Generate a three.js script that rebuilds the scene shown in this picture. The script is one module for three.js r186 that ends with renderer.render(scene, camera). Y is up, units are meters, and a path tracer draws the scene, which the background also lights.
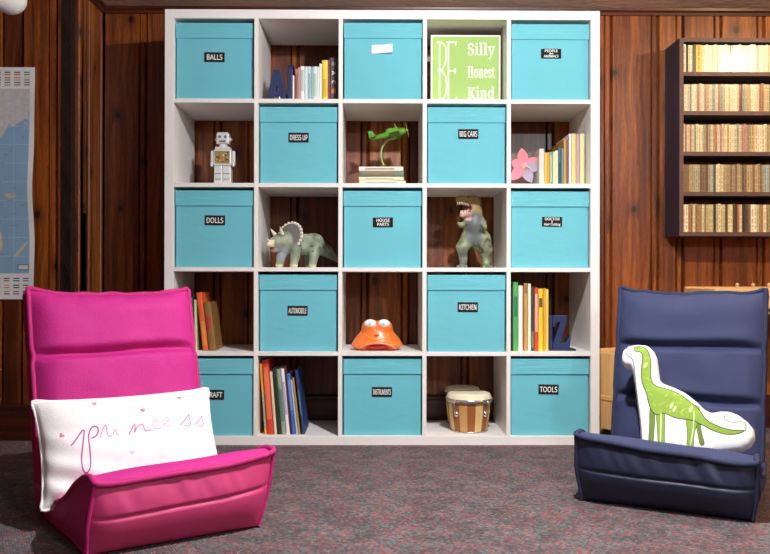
import * as THREE from 'three';
import { RoundedBoxGeometry } from 'three/addons/geometries/RoundedBoxGeometry.js';
import { mergeGeometries } from 'three/addons/utils/BufferGeometryUtils.js';
import { ImprovedNoise } from 'three/addons/math/ImprovedNoise.js';

// ------------------------------------------------------------------ camera, light, exposure
const scene = new THREE.Scene();
scene.background = new THREE.Color(0x000000);
const camera = new THREE.PerspectiveCamera(37.369, 770 / 554, 0.05, 30);
camera.position.set(-0.0177, 0.692, 3.423);
camera.rotation.set(0.0032, -0.00835, 0.0017, 'YXZ');
const renderer = new THREE.WebGLRenderer({ antialias: true });
renderer.toneMapping = THREE.LinearToneMapping;
renderer.toneMappingExposure = 1.12;
renderer.shadowMap.enabled = true;
const CEILING = 1.965, WALL_Z = -0.42, JOG_Z = -0.113, JOG_X = -1.306;
const LAMPS = [   // ceiling fixtures, the last an added fill: x, z, bare intensity, colour, extra thrown downwards by the reflector
  [0.46, 1.48, 7.0, 0xfcfbff, 9.5],
  [2.02, 0.72, 2.2, 0xffd9a8, 2.0],
  [1.60, 4.10, 6.8, 0xf2f6ff, 3.0],  // added fill lamp behind the camera, lifts the front faces
];

// ------------------------------------------------------------------ helpers
function rng(seed) { let s = seed | 0; return () => { s = (s + 0x6d2b79f5) | 0; let t = Math.imul(s ^ (s >>> 15), 1 | s); t = (t + Math.imul(t ^ (t >>> 7), 61 | t)) ^ t; return ((t ^ (t >>> 14)) >>> 0) / 4294967296; }; }
const rand = rng(7);
const perlin = new ImprovedNoise();
const N3 = (x, y, z) => perlin.noise(x + 31.7, y + 17.3, z + 5.1);
const clamp = (x, a, b) => Math.max(a, Math.min(b, x));
const smooth = (a, b, x) => { const t = clamp((x - a) / (b - a), 0, 1); return t * t * (3 - 2 * t); };
const mix = (a, b, t) => a + (b - a) * t;
const V = (x, y, z) => new THREE.Vector3(x, y, z);
const taken = new Map();
function numbered(name) { const n = taken.get(name) || 0; taken.set(name, n + 1); return n ? name + '_' + String(n).padStart(3, '0') : name; }
function mesh(name, geometry, material, parent) {
  const m = new THREE.Mesh(geometry, material); m.castShadow = m.receiveShadow = true;
  m.name = parent === scene || !parent ? numbered(name) : name; (parent || scene).add(m); return m;
}
function tag(o, label, category, group) { o.userData.label = label; o.userData.category = category; if (group) o.userData.group = group; return o; }
function thing(name, label, category, p = [0, 0, 0], turn = 0, group) {
  const g = new THREE.Group(); g.name = numbered(name); g.position.set(...p); g.rotation.y = turn; scene.add(g); return tag(g, label, category, group);
}
function structure(name, parent = scene) { const g = new THREE.Group(); g.name = name; g.userData.kind = 'structure'; parent.add(g); return g; }
function prep(g) {
  let h = g.index ? g.toNonIndexed() : g.clone();
  for (const k of Object.keys(h.attributes)) if (!['position', 'normal', 'uv'].includes(k)) h.deleteAttribute(k);
  if (!h.attributes.uv) h.setAttribute('uv', new THREE.BufferAttribute(new Float32Array(h.attributes.position.count * 2), 2));
  return h;
}
const merge = (list) => mergeGeometries(list.map(prep));
function box(w, h, d, x = 0, y = 0, z = 0, r = 0) {
  const g = r ? new RoundedBoxGeometry(w, h, d, 2, Math.min(r, w / 2.01, h / 2.01, d / 2.01)) : new THREE.BoxGeometry(w, h, d);
  return g.translate(x, y, z);
}
const span = (x0, x1, y0, y1, z0, z1, r = 0) => box(x1 - x0, y1 - y0, z1 - z0, (x0 + x1) / 2, (y0 + y1) / 2, (z0 + z1) / 2, r);
function tube(points, r, seg = 40, rad = 8, closed = false) {
  return new THREE.TubeGeometry(new THREE.CatmullRomCurve3(points.map((p) => (p.isVector3 ? p : V(...p))), closed, 'centripetal'), seg, r, rad, closed);
}
function cyl(r0, r1, a, b, seg = 14) {   // r0 at a, r1 at b
  const A = V(...a), B = V(...b), L = A.distanceTo(B), g = new THREE.CylinderGeometry(r1, r0, L, seg);
  g.applyQuaternion(new THREE.Quaternion().setFromUnitVectors(V(0, 1, 0), B.clone().sub(A).normalize()));
  return g.translate((a[0] + b[0]) / 2, (a[1] + b[1]) / 2, (a[2] + b[2]) / 2);
}
function ball(rx, ry, rz, x, y, z, seg = 18) { return new THREE.SphereGeometry(1, seg, Math.round(seg * 0.7)).scale(rx, ry, rz).translate(x, y, z); }
function sheet(nu, nv, fn, flip = false, uvs = null) {   // parametric patch
  const pos = [], uv = [], idx = [];
  for (let j = 0; j <= nv; j++) for (let i = 0; i <= nu; i++) {
    const u = i / nu, v = j / nv, p = fn(u, v); pos.push(p[0], p[1], p[2]);
    if (uvs) uv.push(...uvs(u, v)); else uv.push(u, v);
  }
  for (let j = 0; j < nv; j++) for (let i = 0; i < nu; i++) {
    const a = j * (nu + 1) + i, b = a + 1, c = a + nu + 1, d = c + 1;
    if (flip) idx.push(a, c, b, b, c, d); else idx.push(a, b, c, b, d, c);
  }
  const g = new THREE.BufferGeometry();
  g.setAttribute('position', new THREE.Float32BufferAttribute(pos, 3)); g.setAttribute('uv', new THREE.Float32BufferAttribute(uv, 2));
  g.setIndex(idx); g.computeVertexNormals(); return g;
}
function plate(points, depth, bevel = 0, holes = []) {   // extruded outline, front face at +z
  const s = new THREE.Shape(points.map((p) => new THREE.Vector2(...p)));
  for (const h of holes) s.holes.push(new THREE.Path(h.map((p) => new THREE.Vector2(...p))));
  return new THREE.ExtrudeGeometry(s, { depth, bevelEnabled: bevel > 0, bevelThickness: bevel, bevelSize: bevel, bevelOffset: -bevel, bevelSegments: 2, curveSegments: 10 });
}
// continuous bodies: surface nets on a signed distance
function sdfGeometry(lo, hi, h, f, colour) {
  const n = [0, 1, 2].map((k) => Math.ceil((hi[k] - lo[k]) / h) + 1), [nx, ny, nz] = n;
  const at = (i, j, k) => (k * ny + j) * nx + i, F = new Float32Array(nx * ny * nz);
  for (let k = 0; k < nz; k++) for (let j = 0; j < ny; j++) for (let i = 0; i < nx; i++) F[at(i, j, k)] = f(lo[0] + i * h, lo[1] + j * h, lo[2] + k * h);
  const id = new Int32Array(nx * ny * nz).fill(-1), pos = [];
  const corners = [[0, 0, 0], [1, 0, 0], [0, 1, 0], [1, 1, 0], [0, 0, 1], [1, 0, 1], [0, 1, 1], [1, 1, 1]];
  const edges = [[0, 1], [2, 3], [4, 5], [6, 7], [0, 2], [1, 3], [4, 6], [5, 7], [0, 4], [1, 5], [2, 6], [3, 7]];
  for (let k = 0; k < nz - 1; k++) for (let j = 0; j < ny - 1; j++) for (let i = 0; i < nx - 1; i++) {
    const v = corners.map((c) => F[at(i + c[0], j + c[1], k + c[2])]); let neg = 0; for (const x of v) if (x < 0) neg++;
    if (neg === 0 || neg === 8) continue;
    let sx = 0, sy = 0, sz = 0, m = 0;
    for (const [a, b] of edges) if ((v[a] < 0) !== (v[b] < 0)) {
      const t = v[a] / (v[a] - v[b]); m++;
      sx += mix(corners[a][0], corners[b][0], t); sy += mix(corners[a][1], corners[b][1], t); sz += mix(corners[a][2], corners[b][2], t);
    }
    id[at(i, j, k)] = pos.length / 3; pos.push(lo[0] + (i + sx / m) * h, lo[1] + (j + sy / m) * h, lo[2] + (k + sz / m) * h);
  }
  const idx = [], quad = (a, b, c, d, s) => { if (a < 0 || b < 0 || c < 0 || d < 0) return; if (s) idx.push(a, b, c, a, c, d); else idx.push(a, c, b, a, d, c); };
  for (let k = 1; k < nz - 1; k++) for (let j = 1; j < ny - 1; j++) for (let i = 1; i < nx - 1; i++) {
    const s = F[at(i, j, k)] < 0;
    if (s !== (F[at(i + 1, j, k)] < 0)) quad(id[at(i, j - 1, k - 1)], id[at(i, j, k - 1)], id[at(i, j, k)], id[at(i, j - 1, k)], s);
    if (s !== (F[at(i, j + 1, k)] < 0)) quad(id[at(i - 1, j, k - 1)], id[at(i - 1, j, k)], id[at(i, j, k)], id[at(i, j, k - 1)], s);
    if (s !== (F[at(i, j, k + 1)] < 0)) quad(id[at(i - 1, j - 1, k)], id[at(i, j - 1, k)], id[at(i, j, k)], id[at(i - 1, j, k)], s);
  }
  const nor = [], col = [], e = h * 0.5;
  for (let q = 0; q < pos.length; q += 3) {
    const [x, y, z] = [pos[q], pos[q + 1], pos[q + 2]];
    const g = V(f(x + e, y, z) - f(x - e, y, z), f(x, y + e, z) - f(x, y - e, z), f(x, y, z + e) - f(x, y, z - e)).normalize();
    nor.push(g.x, g.y, g.z); if (colour) col.push(...colour(x, y, z, g));
  }
  const g = new THREE.BufferGeometry();
  g.setAttribute('position', new THREE.Float32BufferAttribute(pos, 3)); g.setAttribute('normal', new THREE.Float32BufferAttribute(nor, 3));
  if (colour) g.setAttribute('color', new THREE.Float32BufferAttribute(col, 3));
  g.setIndex(idx); return g;
}
const smin = (a, b, k) => { const h = clamp(0.5 + 0.5 * (b - a) / k, 0, 1); return mix(b, a, h) - k * h * (1 - h); };
function bone(a, b, ra, rb) {   // tapered capsule
  const [ax, ay, az] = a, dx = b[0] - ax, dy = b[1] - ay, dz = b[2] - az, L = dx * dx + dy * dy + dz * dz;
  return (x, y, z) => { const t = clamp(((x - ax) * dx + (y - ay) * dy + (z - az) * dz) / L, 0, 1); return Math.hypot(x - ax - t * dx, y - ay - t * dy, z - az - t * dz) - mix(ra, rb, t); };
}
function egg(c, r) { const m = Math.min(...r); return (x, y, z) => (Math.hypot((x - c[0]) / r[0], (y - c[1]) / r[1], (z - c[2]) / r[2]) - 1) * m; }
const blend = (list, k) => (x, y, z) => { let d = 1; for (const f of list) d = smin(d, f(x, y, z), k); return d; };
const lin = (hex) => { const c = new THREE.Color(hex); return [c.r, c.g, c.b]; };
const mix3 = (a, b, t) => [mix(a[0], b[0], t), mix(a[1], b[1], t), mix(a[2], b[2], t)];

// ------------------------------------------------------------------ textures
function pnoise(per, seed) {   // periodic value noise on an integer lattice
  const r = rng(seed), tab = new Float32Array(per[0] * per[1]); for (let i = 0; i < tab.length; i++) tab[i] = r();
  return (x, y) => {
    const xi = Math.floor(x), yi = Math.floor(y), fx = x - xi, fy = y - yi, w = (i, n) => ((i % n) + n) % n;
    const sx = fx * fx * (3 - 2 * fx), sy = fy * fy * (3 - 2 * fy), X0 = w(xi, per[0]), X1 = w(xi + 1, per[0]), Y0 = w(yi, per[1]), Y1 = w(yi + 1, per[1]);
    return mix(mix(tab[Y0 * per[0] + X0], tab[Y0 * per[0] + X1], sx), mix(tab[Y1 * per[0] + X0], tab[Y1 * per[0] + X1], sx), sy);
  };
}
function dataTexture(w, h, fn, srgb = true, rep = [1, 1]) {
  const d = new Uint8Array(w * h * 4);
  for (let y = 0; y < h; y++) for (let x = 0; x < w; x++) { const c = fn(x, y), i = (y * w + x) * 4; d[i] = clamp(c[0], 0, 255); d[i + 1] = clamp(c[1], 0, 255); d[i + 2] = clamp(c[2], 0, 255); d[i + 3] = 255; }
  const t = new THREE.DataTexture(d, w, h); t.magFilter = THREE.LinearFilter; t.minFilter = THREE.LinearFilter;
  t.wrapS = t.wrapT = THREE.RepeatWrapping; t.repeat.set(...rep); if (srgb) t.colorSpace = THREE.SRGBColorSpace; t.needsUpdate = true; return t;
}
function canvasTexture(w, h, draw) {
  const c = document.createElement('canvas'); c.width = w; c.height = h; const x = c.getContext('2d'); draw(x, w, h);
  const t = new THREE.CanvasTexture(c); t.colorSpace = THREE.SRGBColorSpace; return t;
}
// knotty pine: 0.5 m x 2 m of board, uv in metres
const woodTexture = (() => {
  const W = 512, H = 1024, a = pnoise([40, 6], 1), b = pnoise([160, 24], 2), c = pnoise([4, 3], 3), w = pnoise([4, 8], 4), f = pnoise([256, 128], 5), k = rng(11), knots = [];
  for (let i = 0; i < 11; i++) knots.push([k() * 0.5, (i + k()) * 2 / 11, 0.006 + 0.010 * k()]);
  return dataTexture(W, H, (px, py) => {
    let x = px / W * 0.5, y = py / H * 2, dark = 0, halo = 0;
    let xs = x + (w(x * 8, y * 4) - 0.5) * 0.022;
    for (const [kx, ky, r] of knots) {
      let dx = x - kx, dy = y - ky; dx -= Math.round(dx / 0.5) * 0.5; dy -= Math.round(dy / 2) * 2;
      const d = Math.hypot(dx, dy * 0.75) / r; dark = Math.max(dark, smooth(1.05, 0.6, d)); halo = Math.max(halo, Math.exp(-d * d / 5));
      xs += 0.012 * Math.sign(dx) * Math.exp(-d * d / 8) * Math.min(1, Math.abs(dx) / r);
    }
    const g = 0.50 * a(xs * 80, y * 3) + 0.28 * b(xs * 320, y * 12) + 0.22 * f(px / 2, py / 8), t = clamp(0.15 + 0.75 * g + 0.35 * (c(x * 8, y * 1.5) - 0.5), 0, 1);
    let col = mix3([208, 152, 84], [84, 44, 18], smooth(0.05, 0.95, t)); col = mix3(col, [70, 36, 16], halo * 0.6); return mix3(col, [30, 15, 9], dark);
  }, true, [2, 0.5]);
})();
const paleWoodTexture = (() => { const a = pnoise([60, 4], 21), b = pnoise([200, 16], 22); return dataTexture(256, 256, (x, y) => { const t = 0.6 * a(x / 256 * 60, y / 64) + 0.4 * b(x / 256 * 200, y / 16); return mix3([232, 196, 140], [205, 160, 100], t); }, true, [3, 3]); })();
// loop carpet: grey, slate and brick red yarns in rows, 0.5 m x 0.5 m
const carpet = (() => {
  const S = 1024, per = 64, hue = pnoise([24, 24], 31), tone = pnoise([9, 9], 32), r = rng(33), pick = [];
  for (let j = 0; j < per; j++) for (let i = 0; i < per; i++) {
    const h = hue(i / per * 24, j / per * 24) * 0.30 + r() * 0.80, l = 0.82 + 0.36 * r() + 0.25 * (tone(i / per * 9, j / per * 9) - 0.5);
    const c = h > 0.74 ? [146, 86, 90] : h > 0.64 ? [122, 102, 106] : h > 0.34 ? [112, 112, 116] : [82, 95, 102]; pick.push(c.map((v) => v * l));
  }
  const loop = (x, y) => { const j = Math.floor(y / 16), xx = (x + (j % 2) * 8 + S) % S; return [Math.floor(xx / 16), j, (xx % 16) / 16, (y % 16) / 16]; };
  const bump = (x, y) => { const [, , fx, fy] = loop(x, y); return Math.pow(Math.max(0, Math.sin(Math.PI * fx) * Math.sin(Math.PI * fy)), 0.6); };
  return { map: dataTexture(S, S, (x, y) => { const [i, j] = loop(x, y), c = pick[j * per + i], f = 0.9 + 0.2 * ((x * 7 + y * 13) % 5) / 5; return c.map((v) => v * f); }, true, [1 / 0.50, 1 / 0.50]),
    bump: dataTexture(S, S, (x, y) => { const v = 255 * bump(x, y); return [v, v, v]; }, false, [1 / 0.50, 1 / 0.50]) };
})();
const weaveBump = dataTexture(256, 256, (x, y) => { const v = 128 + 60 * Math.sin(x * Math.PI / 2) * Math.sin(y * Math.PI / 2) + 30 * Math.sin(x * 0.9) ; return [v, v, v]; }, false, [8, 8]);
const rumpleBump = (() => { const a = pnoise([3, 9], 41), b = pnoise([8, 22], 42), c = pnoise([64, 64], 43); return dataTexture(256, 256, (x, y) => { const v = 255 * (0.6 * a(x / 256 * 3, y / 256 * 9) + 0.28 * b(x / 32, y / 256 * 22) + 0.12 * c(x / 4, y / 4)); return [v, v, v]; }, false); })();
const plasterBump = (() => { const a = pnoise([40, 40], 51), b = pnoise([120, 120], 52); return dataTexture(512, 512, (x, y) => { const v = 255 * (0.6 * a(x / 512 * 40, y / 512 * 40) + 0.4 * b(x / 512 * 120, y / 512 * 120)); return [v, v, v]; }, false, [1, 1]); })();
const plushBump = (() => { const a = pnoise([128, 128], 61), b = pnoise([10, 10], 62); return dataTexture(256, 256, (x, y) => { const v = 255 * (0.45 * a(x / 2, y / 2) + 0.55 * b(x / 25.6, y / 25.6)); return [v, v, v]; }, false, [2, 2]); })();

// ------------------------------------------------------------------ materials
const std = (color, roughness = 0.6, more = {}) => new THREE.MeshStandardMaterial({ color, roughness, ...more });
const phys = (color, roughness, more = {}) => new THREE.MeshPhysicalMaterial({ color, roughness, ...more });
const M = {
  pine: [0xf0c486, 0xcc9a5a, 0xa4764a, 0xdcb074].map((c) => phys(c, 0.42, { map: woodTexture, clearcoat: 0.35, clearcoatRoughness: 0.28 })),
  trimWood: phys(0x7c4a28, 0.45, { map: woodTexture, clearcoat: 0.25, clearcoatRoughness: 0.3 }),
  backing: std(0x2a160c, 0.9),
  carpet: std(0xe2ddd6, 0.97, { map: carpet.map, bumpMap: carpet.bump, bumpScale: 0.003 }),
  ceiling: std(0xf0ebe0, 0.95, { bumpMap: plasterBump, bumpScale: 0.004 }),
  whiteFoil: std(0xeeece6, 0.42),
  teal: std(0x69bdc9, 0.85, { bumpMap: rumpleBump, bumpScale: 0.0012 }),
  rack: std(0x2b2336, 0.55),
  rackEdge: std(0x5c4038, 0.5),
  navyPaint: std(0x1f2c55, 0.45),
  paleWood: std(0xffffff, 0.5, { map: paleWoodTexture }),
  page: std(0xe9e2cd, 0.9),
  chrome: std(0xd8d8d8, 0.22, { metalness: 1 }),
  white: std(0xf2f2ee, 0.45),
  glossWhite: phys(0xf6f6f2, 0.25, { clearcoat: 0.5 }),
  black: std(0x0d0d0d, 0.5),
};

// ------------------------------------------------------------------ the room
const boxGeometryUV = (g, s = 1) => { const p = g.attributes.position, n = g.attributes.normal, uv = g.attributes.uv; for (let i = 0; i < p.count; i++) { if (Math.abs(n.getY(i)) > 0.5) uv.setXY(i, p.getX(i) * s, p.getZ(i) * s); else if (Math.abs(n.getX(i)) > 0.5) uv.setXY(i, p.getZ(i) * s, p.getY(i) * s); else uv.setXY(i, p.getX(i) * s, p.getY(i) * s); } return g; };
const RX0 = -2.7, RX1 = 2.75, RZ1 = 5.4;
{ const f = mesh('floor', boxGeometryUV(span(RX0 - 0.15, RX1 + 0.15, -0.1, 0, -0.6, RZ1 + 0.15)), M.carpet); f.userData.kind = 'structure'; }
{ const c = mesh('ceiling', boxGeometryUV(span(RX0 - 0.15, RX1 + 0.15, CEILING, CEILING + 0.1, -0.6, RZ1 + 0.15)), M.ceiling); c.userData.kind = 'structure'; }
function plankGeometry(w, h, seed) {   // tongue-and-groove board with a bead on one edge, front towards +z
  const t = 0.018, b = w > 0.09 ? [[w - 0.036, t], [w - 0.031, 0.006], [w - 0.026, t]] : [], r = rng(seed), ou = r() * 0.5, ov = r() * 2;
  const prof = [[0, 0], [0.0012, 0.001], [0.008, t], ...b, [w - 0.008, t], [w - 0.0012, 0.001], [w, 0]];
  const pos = [], nor = [], uv = [], idx = [];
  const strip = (p, q, k) => { const dx = q[0] - p[0], dz = q[1] - p[1], L = Math.hypot(dx, dz), n = pos.length / 3; for (const [a, y] of [[p, 0], [q, 0], [q, h], [p, h]]) { pos.push(a[0], y, a[1]); nor.push(-dz / L, 0, dx / L); uv.push(a[0] + ou, y + ov); } idx.push(n, n + 1, n + 2, n, n + 2, n + 3); };
  for (let i = 0; i < prof.length - 1; i++) strip(prof[i], prof[i + 1]);
  strip(prof[prof.length - 1], prof[0]);
  const g = new THREE.BufferGeometry(); g.setAttribute('position', new THREE.Float32BufferAttribute(pos, 3)); g.setAttribute('normal', new THREE.Float32BufferAttribute(nor, 3)); g.setAttribute('uv', new THREE.Float32BufferAttribute(uv, 2)); g.setIndex(idx); return g;
}
function panelWall(name, origin, turn, widths, thickness, length) {   // planks along local +x, facing local +z; slab behind
  const g = structure(name); g.position.set(...origin); g.rotation.y = turn;
  mesh('backing', span(-0.0, length, 0, CEILING, -thickness, -0.018), M.backing, g);
  let x = 0, k = 0; const r = rng(name.length * 91 + widths.length);
  while (x < length - 0.001) {
    let w = widths[k] || [0.20, 0.14, 0.24, 0.17, 0.11][Math.floor(r() * 5)]; if (length - x - w < 0.05) w = length - x;
    const p = mesh('plank', plankGeometry(w, CEILING, k * 37 + name.length * 11 + 5), M.pine[Math.floor(r() * 4)], g); p.position.set(x, 0, -0.018); x += w; k++;
  }
  return g;
}
// front faces lie on the planes named above
panelWall('wall_back', [JOG_X, 0, WALL_Z], 0, [0.20, 0.115, 0.235, 0.16, 0.20, 0.22, 0.11, 0.19, 0.05, 0.23, 0.16, 0.24, 0.13, 0.143, 0.221, 0.118, 0.18, 0.203], 0.12, RX1 - JOG_X);
panelWall('wall_left_front', [RX0, 0, JOG_Z], 0, [0.2, 0.15, 0.24, 0.17, 0.2, 0.105, 0.083, 0.146, 0.1], 0.1, JOG_X - RX0);
panelWall('wall_left_return', [JOG_X, 0, JOG_Z], Math.PI / 2, [0.12, 0.187], 0.08, JOG_Z - WALL_Z);
panelWall('wall_left', [RX0, 0, RZ1], Math.PI / 2, [], 0.12, RZ1 - JOG_Z);
panelWall('wall_right', [RX1, 0, WALL_Z], -Math.PI / 2, [], 0.12, RZ1 - WALL_Z);
panelWall('wall_rear', [RX1, 0, RZ1], Math.PI, [], 0.12, RX1 - RX0);
function baseboard(name, a, b, face) {   // runs a..b in plan, face = outward normal
  const L = Math.hypot(b[0] - a[0], b[1] - a[1]), p = [[0, 0], [0.016, 0], [0.016, 0.128], [0.020, 0.135], [0.020, 0.146], [0.010, 0.154], [0, 0.154]];
  const g = plate(p, L); g.rotateY(-Math.PI / 2);
  // after the turn the run is along -x and the profile depth along +z
  g.translate(L, 0, 0); const m = mesh(name, g, M.trimWood); m.userData.kind = 'structure'; m.position.set(a[0], 0, a[1]); m.rotation.y = face; return m;
}
baseboard('baseboard_back', [JOG_X, WALL_Z], [RX1, WALL_Z], 0);
baseboard('baseboard_left_front', [RX0, JOG_Z], [JOG_X, JOG_Z], 0);
baseboard('baseboard_left_return', [JOG_X, JOG_Z], [JOG_X, WALL_Z], Math.PI / 2);
function crown(name, a, L, face) {
  const p = [[0, CEILING - 0.030], [0.010, CEILING - 0.030], [0.014, CEILING - 0.018], [0.022, CEILING - 0.010], [0.024, CEILING], [0, CEILING]];
  const g = plate(p, L); g.rotateY(-Math.PI / 2); g.translate(L, 0, 0); const m = mesh(name, g, M.trimWood); m.userData.kind = 'structure'; m.position.set(a[0], 0, a[1]); m.rotation.y = face;
}
crown('trim_1', [JOG_X, WALL_Z], RX1 - JOG_X, 0); crown('trim_2', [RX0, JOG_Z], JOG_X - RX0, 0); crown('trim_3', [JOG_X, JOG_Z], JOG_Z - WALL_Z, Math.PI / 2);

// ceiling fixtures, the third added as fill, each a glowing disc and a lamp of its size
LAMPS.forEach(([x, z, power, colour, down], i) => {
  const g = thing('ceiling_light', ['round white ceiling light above the carpet before the cube bookcase', 'round warm ceiling light near the wall rack of discs', 'added round fill light on the ceiling behind the photographer'][i], 'ceiling light', [x, CEILING, z], 0);
  mesh('trim_ring', new THREE.LatheGeometry([[0.055, -0.004], [0.06, -0.010], [0.075, -0.008], [0.082, -0.0005], [0.055, -0.0005]].map((p) => new THREE.Vector2(...p)), 40), M.white, g);
  mesh('diffuser', new THREE.CylinderGeometry(0.056, 0.056, 0.004, 32).translate(0, -0.003, 0), std(0xffffff, 0.6, { emissive: colour, emissiveIntensity: 3 }), g);
  const l = new THREE.PointLight(colour, power, 0, 2); l.position.set(x, CEILING - 0.035, z); l.castShadow = true; l.shadow.radius = 1.2; l.shadow.mapSize.set(2048, 2048); scene.add(l);
  const d = new THREE.SpotLight(colour, down, 0, 1.3, 1, 2); d.position.copy(l.position); d.target.position.set(x, 0, z); d.castShadow = true; d.shadow.radius = 1.2; d.shadow.mapSize.set(2048, 2048); scene.add(d, d.target);
});

// ------------------------------------------------------------------ the cube bookcase
const SW = 1.82, SO = 0.038, SD = 0.0175, SC = (SW - 2 * SO - 4 * SD) / 5, DEPTH = 0.39;
const cellL = (c) => -SW / 2 + SO + (c - 1) * (SC + SD), cellT = (r) => SW - SO - (r - 1) * (SC + SD), cellB = (r) => cellT(r) - SC, cellX = (c) => cellL(c) + SC / 2;
{
  const g = thing('cube_bookcase', 'large white cube bookcase of twenty five compartments against the panelled wall', 'bookcase', [0, 0, 0]);
  const e = 0.0012;
  mesh('side_panel', span(-SW / 2, -SW / 2 + SO, 0, SW, -DEPTH, 0, e), M.whiteFoil, g); mesh('side_panel', span(SW / 2 - SO, SW / 2, 0, SW, -DEPTH, 0, e), M.whiteFoil, g);
  mesh('top_panel', span(-SW / 2 + SO, SW / 2 - SO, SW - SO, SW, -DEPTH, 0, e), M.whiteFoil, g); mesh('bottom_panel', span(-SW / 2 + SO, SW / 2 - SO, 0, SO, -DEPTH, 0, e), M.whiteFoil, g);
  for (let c = 1; c < 5; c++) mesh('divider', span(cellL(c) + SC, cellL(c + 1), SO, SW - SO, -DEPTH, -0.0005, e), M.whiteFoil, g);
  for (let r = 1; r < 5; r++) for (let c = 1; c <= 5; c++) mesh('shelf_board', span(cellL(c), cellL(c) + SC, cellT(r + 1), cellB(r), -DEPTH, -0.0008, e), M.whiteFoil, g);
}

// ------------------------------------------------------------------ turquoise fabric boxes with chalkboard labels
function chalkLabel(lines) {
  return canvasTexture(256, 128, (x, w, h) => {
    x.fillStyle = '#0b0d0e'; x.fillRect(0, 0, w, h); x.textAlign = 'center'; x.textBaseline = 'middle'; x.fillStyle = '#f1efe8'; x.strokeStyle = '#f1efe8';
    const n = lines.length, sizes = n === 1 ? [98] : n === 2 ? [56, 56] : [50, 30, 46], ys = n === 1 ? [66] : n === 2 ? [36, 92] : [26, 62, 100];
    lines.forEach((t, i) => { x.font = `${sizes[i]}px sans-serif`; const m = x.measureText(t).width, maxw = n === 1 ? 232 : 214, s = Math.min(n === 1 ? 0.78 : 1, maxw / m); x.save(); x.translate(w / 2, ys[i]); x.scale(s, 1); x.lineWidth = n === 1 ? 3 : 2; x.fillText(t, 0, 0); x.strokeText(t, 0, 0); x.restore(); });
  });
}
const BOXES = [
  [1, 1, ['BALLS'], -0.701, 1.618, 'reading BALLS'], [1, 3, null, -0.003, 1.652, 'with a label painted white for its glare'], [1, 5, ['PEOPLE', 'and', 'ANIMALS'], 0.704, 1.638, 'labelled PEOPLE and ANIMALS'],
  [2, 2, ['DRESS UP'], -0.350, 1.284, 'reading DRESS UP'], [2, 4, ['BIG CARS'], 0.358, 1.301, 'reading BIG CARS'],
  [3, 1, ['DOLLS'], -0.698, 0.938, 'reading DOLLS'], [3, 3, ['HOUSE', 'PARTS'], 0.002, 0.931, 'reading HOUSE PARTS'], [3, 5, ['DOCTOR', '&', 'Hair Cutting'], 0.709, 0.935, 'labelled DOCTOR in the third row'],
  [4, 2, ['AUTOMOBILE'], -0.353, 0.562, 'reading AUTOMOBILE'], [4, 4, ['KITCHEN'], 0.357, 0.578, 'reading KITCHEN'],
  [5, 1, ['CRAFT'], -0.700, 0.212, 'reading CRAFT behind the pink pillow'], [5, 3, ['INSTRUMENTS'], -0.001, 0.224, 'reading INSTRUMENTS'], [5, 5, ['TOOLS'], 0.695, 0.235, 'reading TOOLS'],
];
const boxBody = (() => { const w = 0.324, h = 0.316, g = new RoundedBoxGeometry(w, h, 0.35, 3, 0.004); return g.translate(0, h / 2, -0.175); })();
const boxLid = (() => { // shallow turned-down lid, a little proud of the body
  const w = 0.3285, h = 0.066, g = new RoundedBoxGeometry(w, h, 0.3555, 3, 0.004); return g.translate(0, 0.322 - h / 2, -0.1725); })();
BOXES.forEach(([r, c, lines, lx, ly, text], i) => {
  const inset = [0.016, 0.012, 0.018, 0.02, 0.022][(r * 3 + c) % 5];
  const g = thing('storage_box', `turquoise fabric storage box, label ${text}`.replace('label reading', 'label reading').replace('label with a', 'with a').replace('label labelled', 'labelled'), 'storage box', [cellX(c) + (rand() - 0.5) * 0.001, cellB(r), -inset], 0, 'turquoise storage boxes in the bookcase');
  mesh('body', boxBody, M.teal, g); mesh('lid', boxLid, M.teal, g);
  const s = 1 + (0.005 + inset) / 3.42, px = lx * s - g.position.x, py = 0.692 + (ly - 0.692) * s - g.position.y;
  if (lines) {
    const plateMesh = mesh('label_plate', span(-0.0425, 0.0425, -0.0205, 0.0205, 0, 0.0025, 0.001), M.black, g); plateMesh.position.set(px, py, 0.0002); plateMesh.rotation.z = (rand() - 0.5) * 0.03;
    const face = mesh('lettering', new THREE.PlaneGeometry(0.083, 0.039), std(0xffffff, 0.9, { map: chalkLabel(lines) }), plateMesh); face.position.z = 0.0028;
  } else {
    const curl = sheet(16, 2, (u, v) => [(u - 0.5) * 0.088, (v - 0.5) * 0.036 + 0.004 * u, 0.004 + 0.012 * u * u], false);
    const m = mesh('label_plate', merge([curl, sheet(16, 2, (u, v) => [(u - 0.5) * 0.088, (v - 0.5) * 0.036 + 0.004 * u, 0.0032 + 0.012 * u * u], true)]), M.glossWhite, g); m.position.set(px, py, 0); m.userData.label = 'label painted white for its glare, curling at one end';  // white colour stands in for glare on a dark label
  }
});

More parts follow.
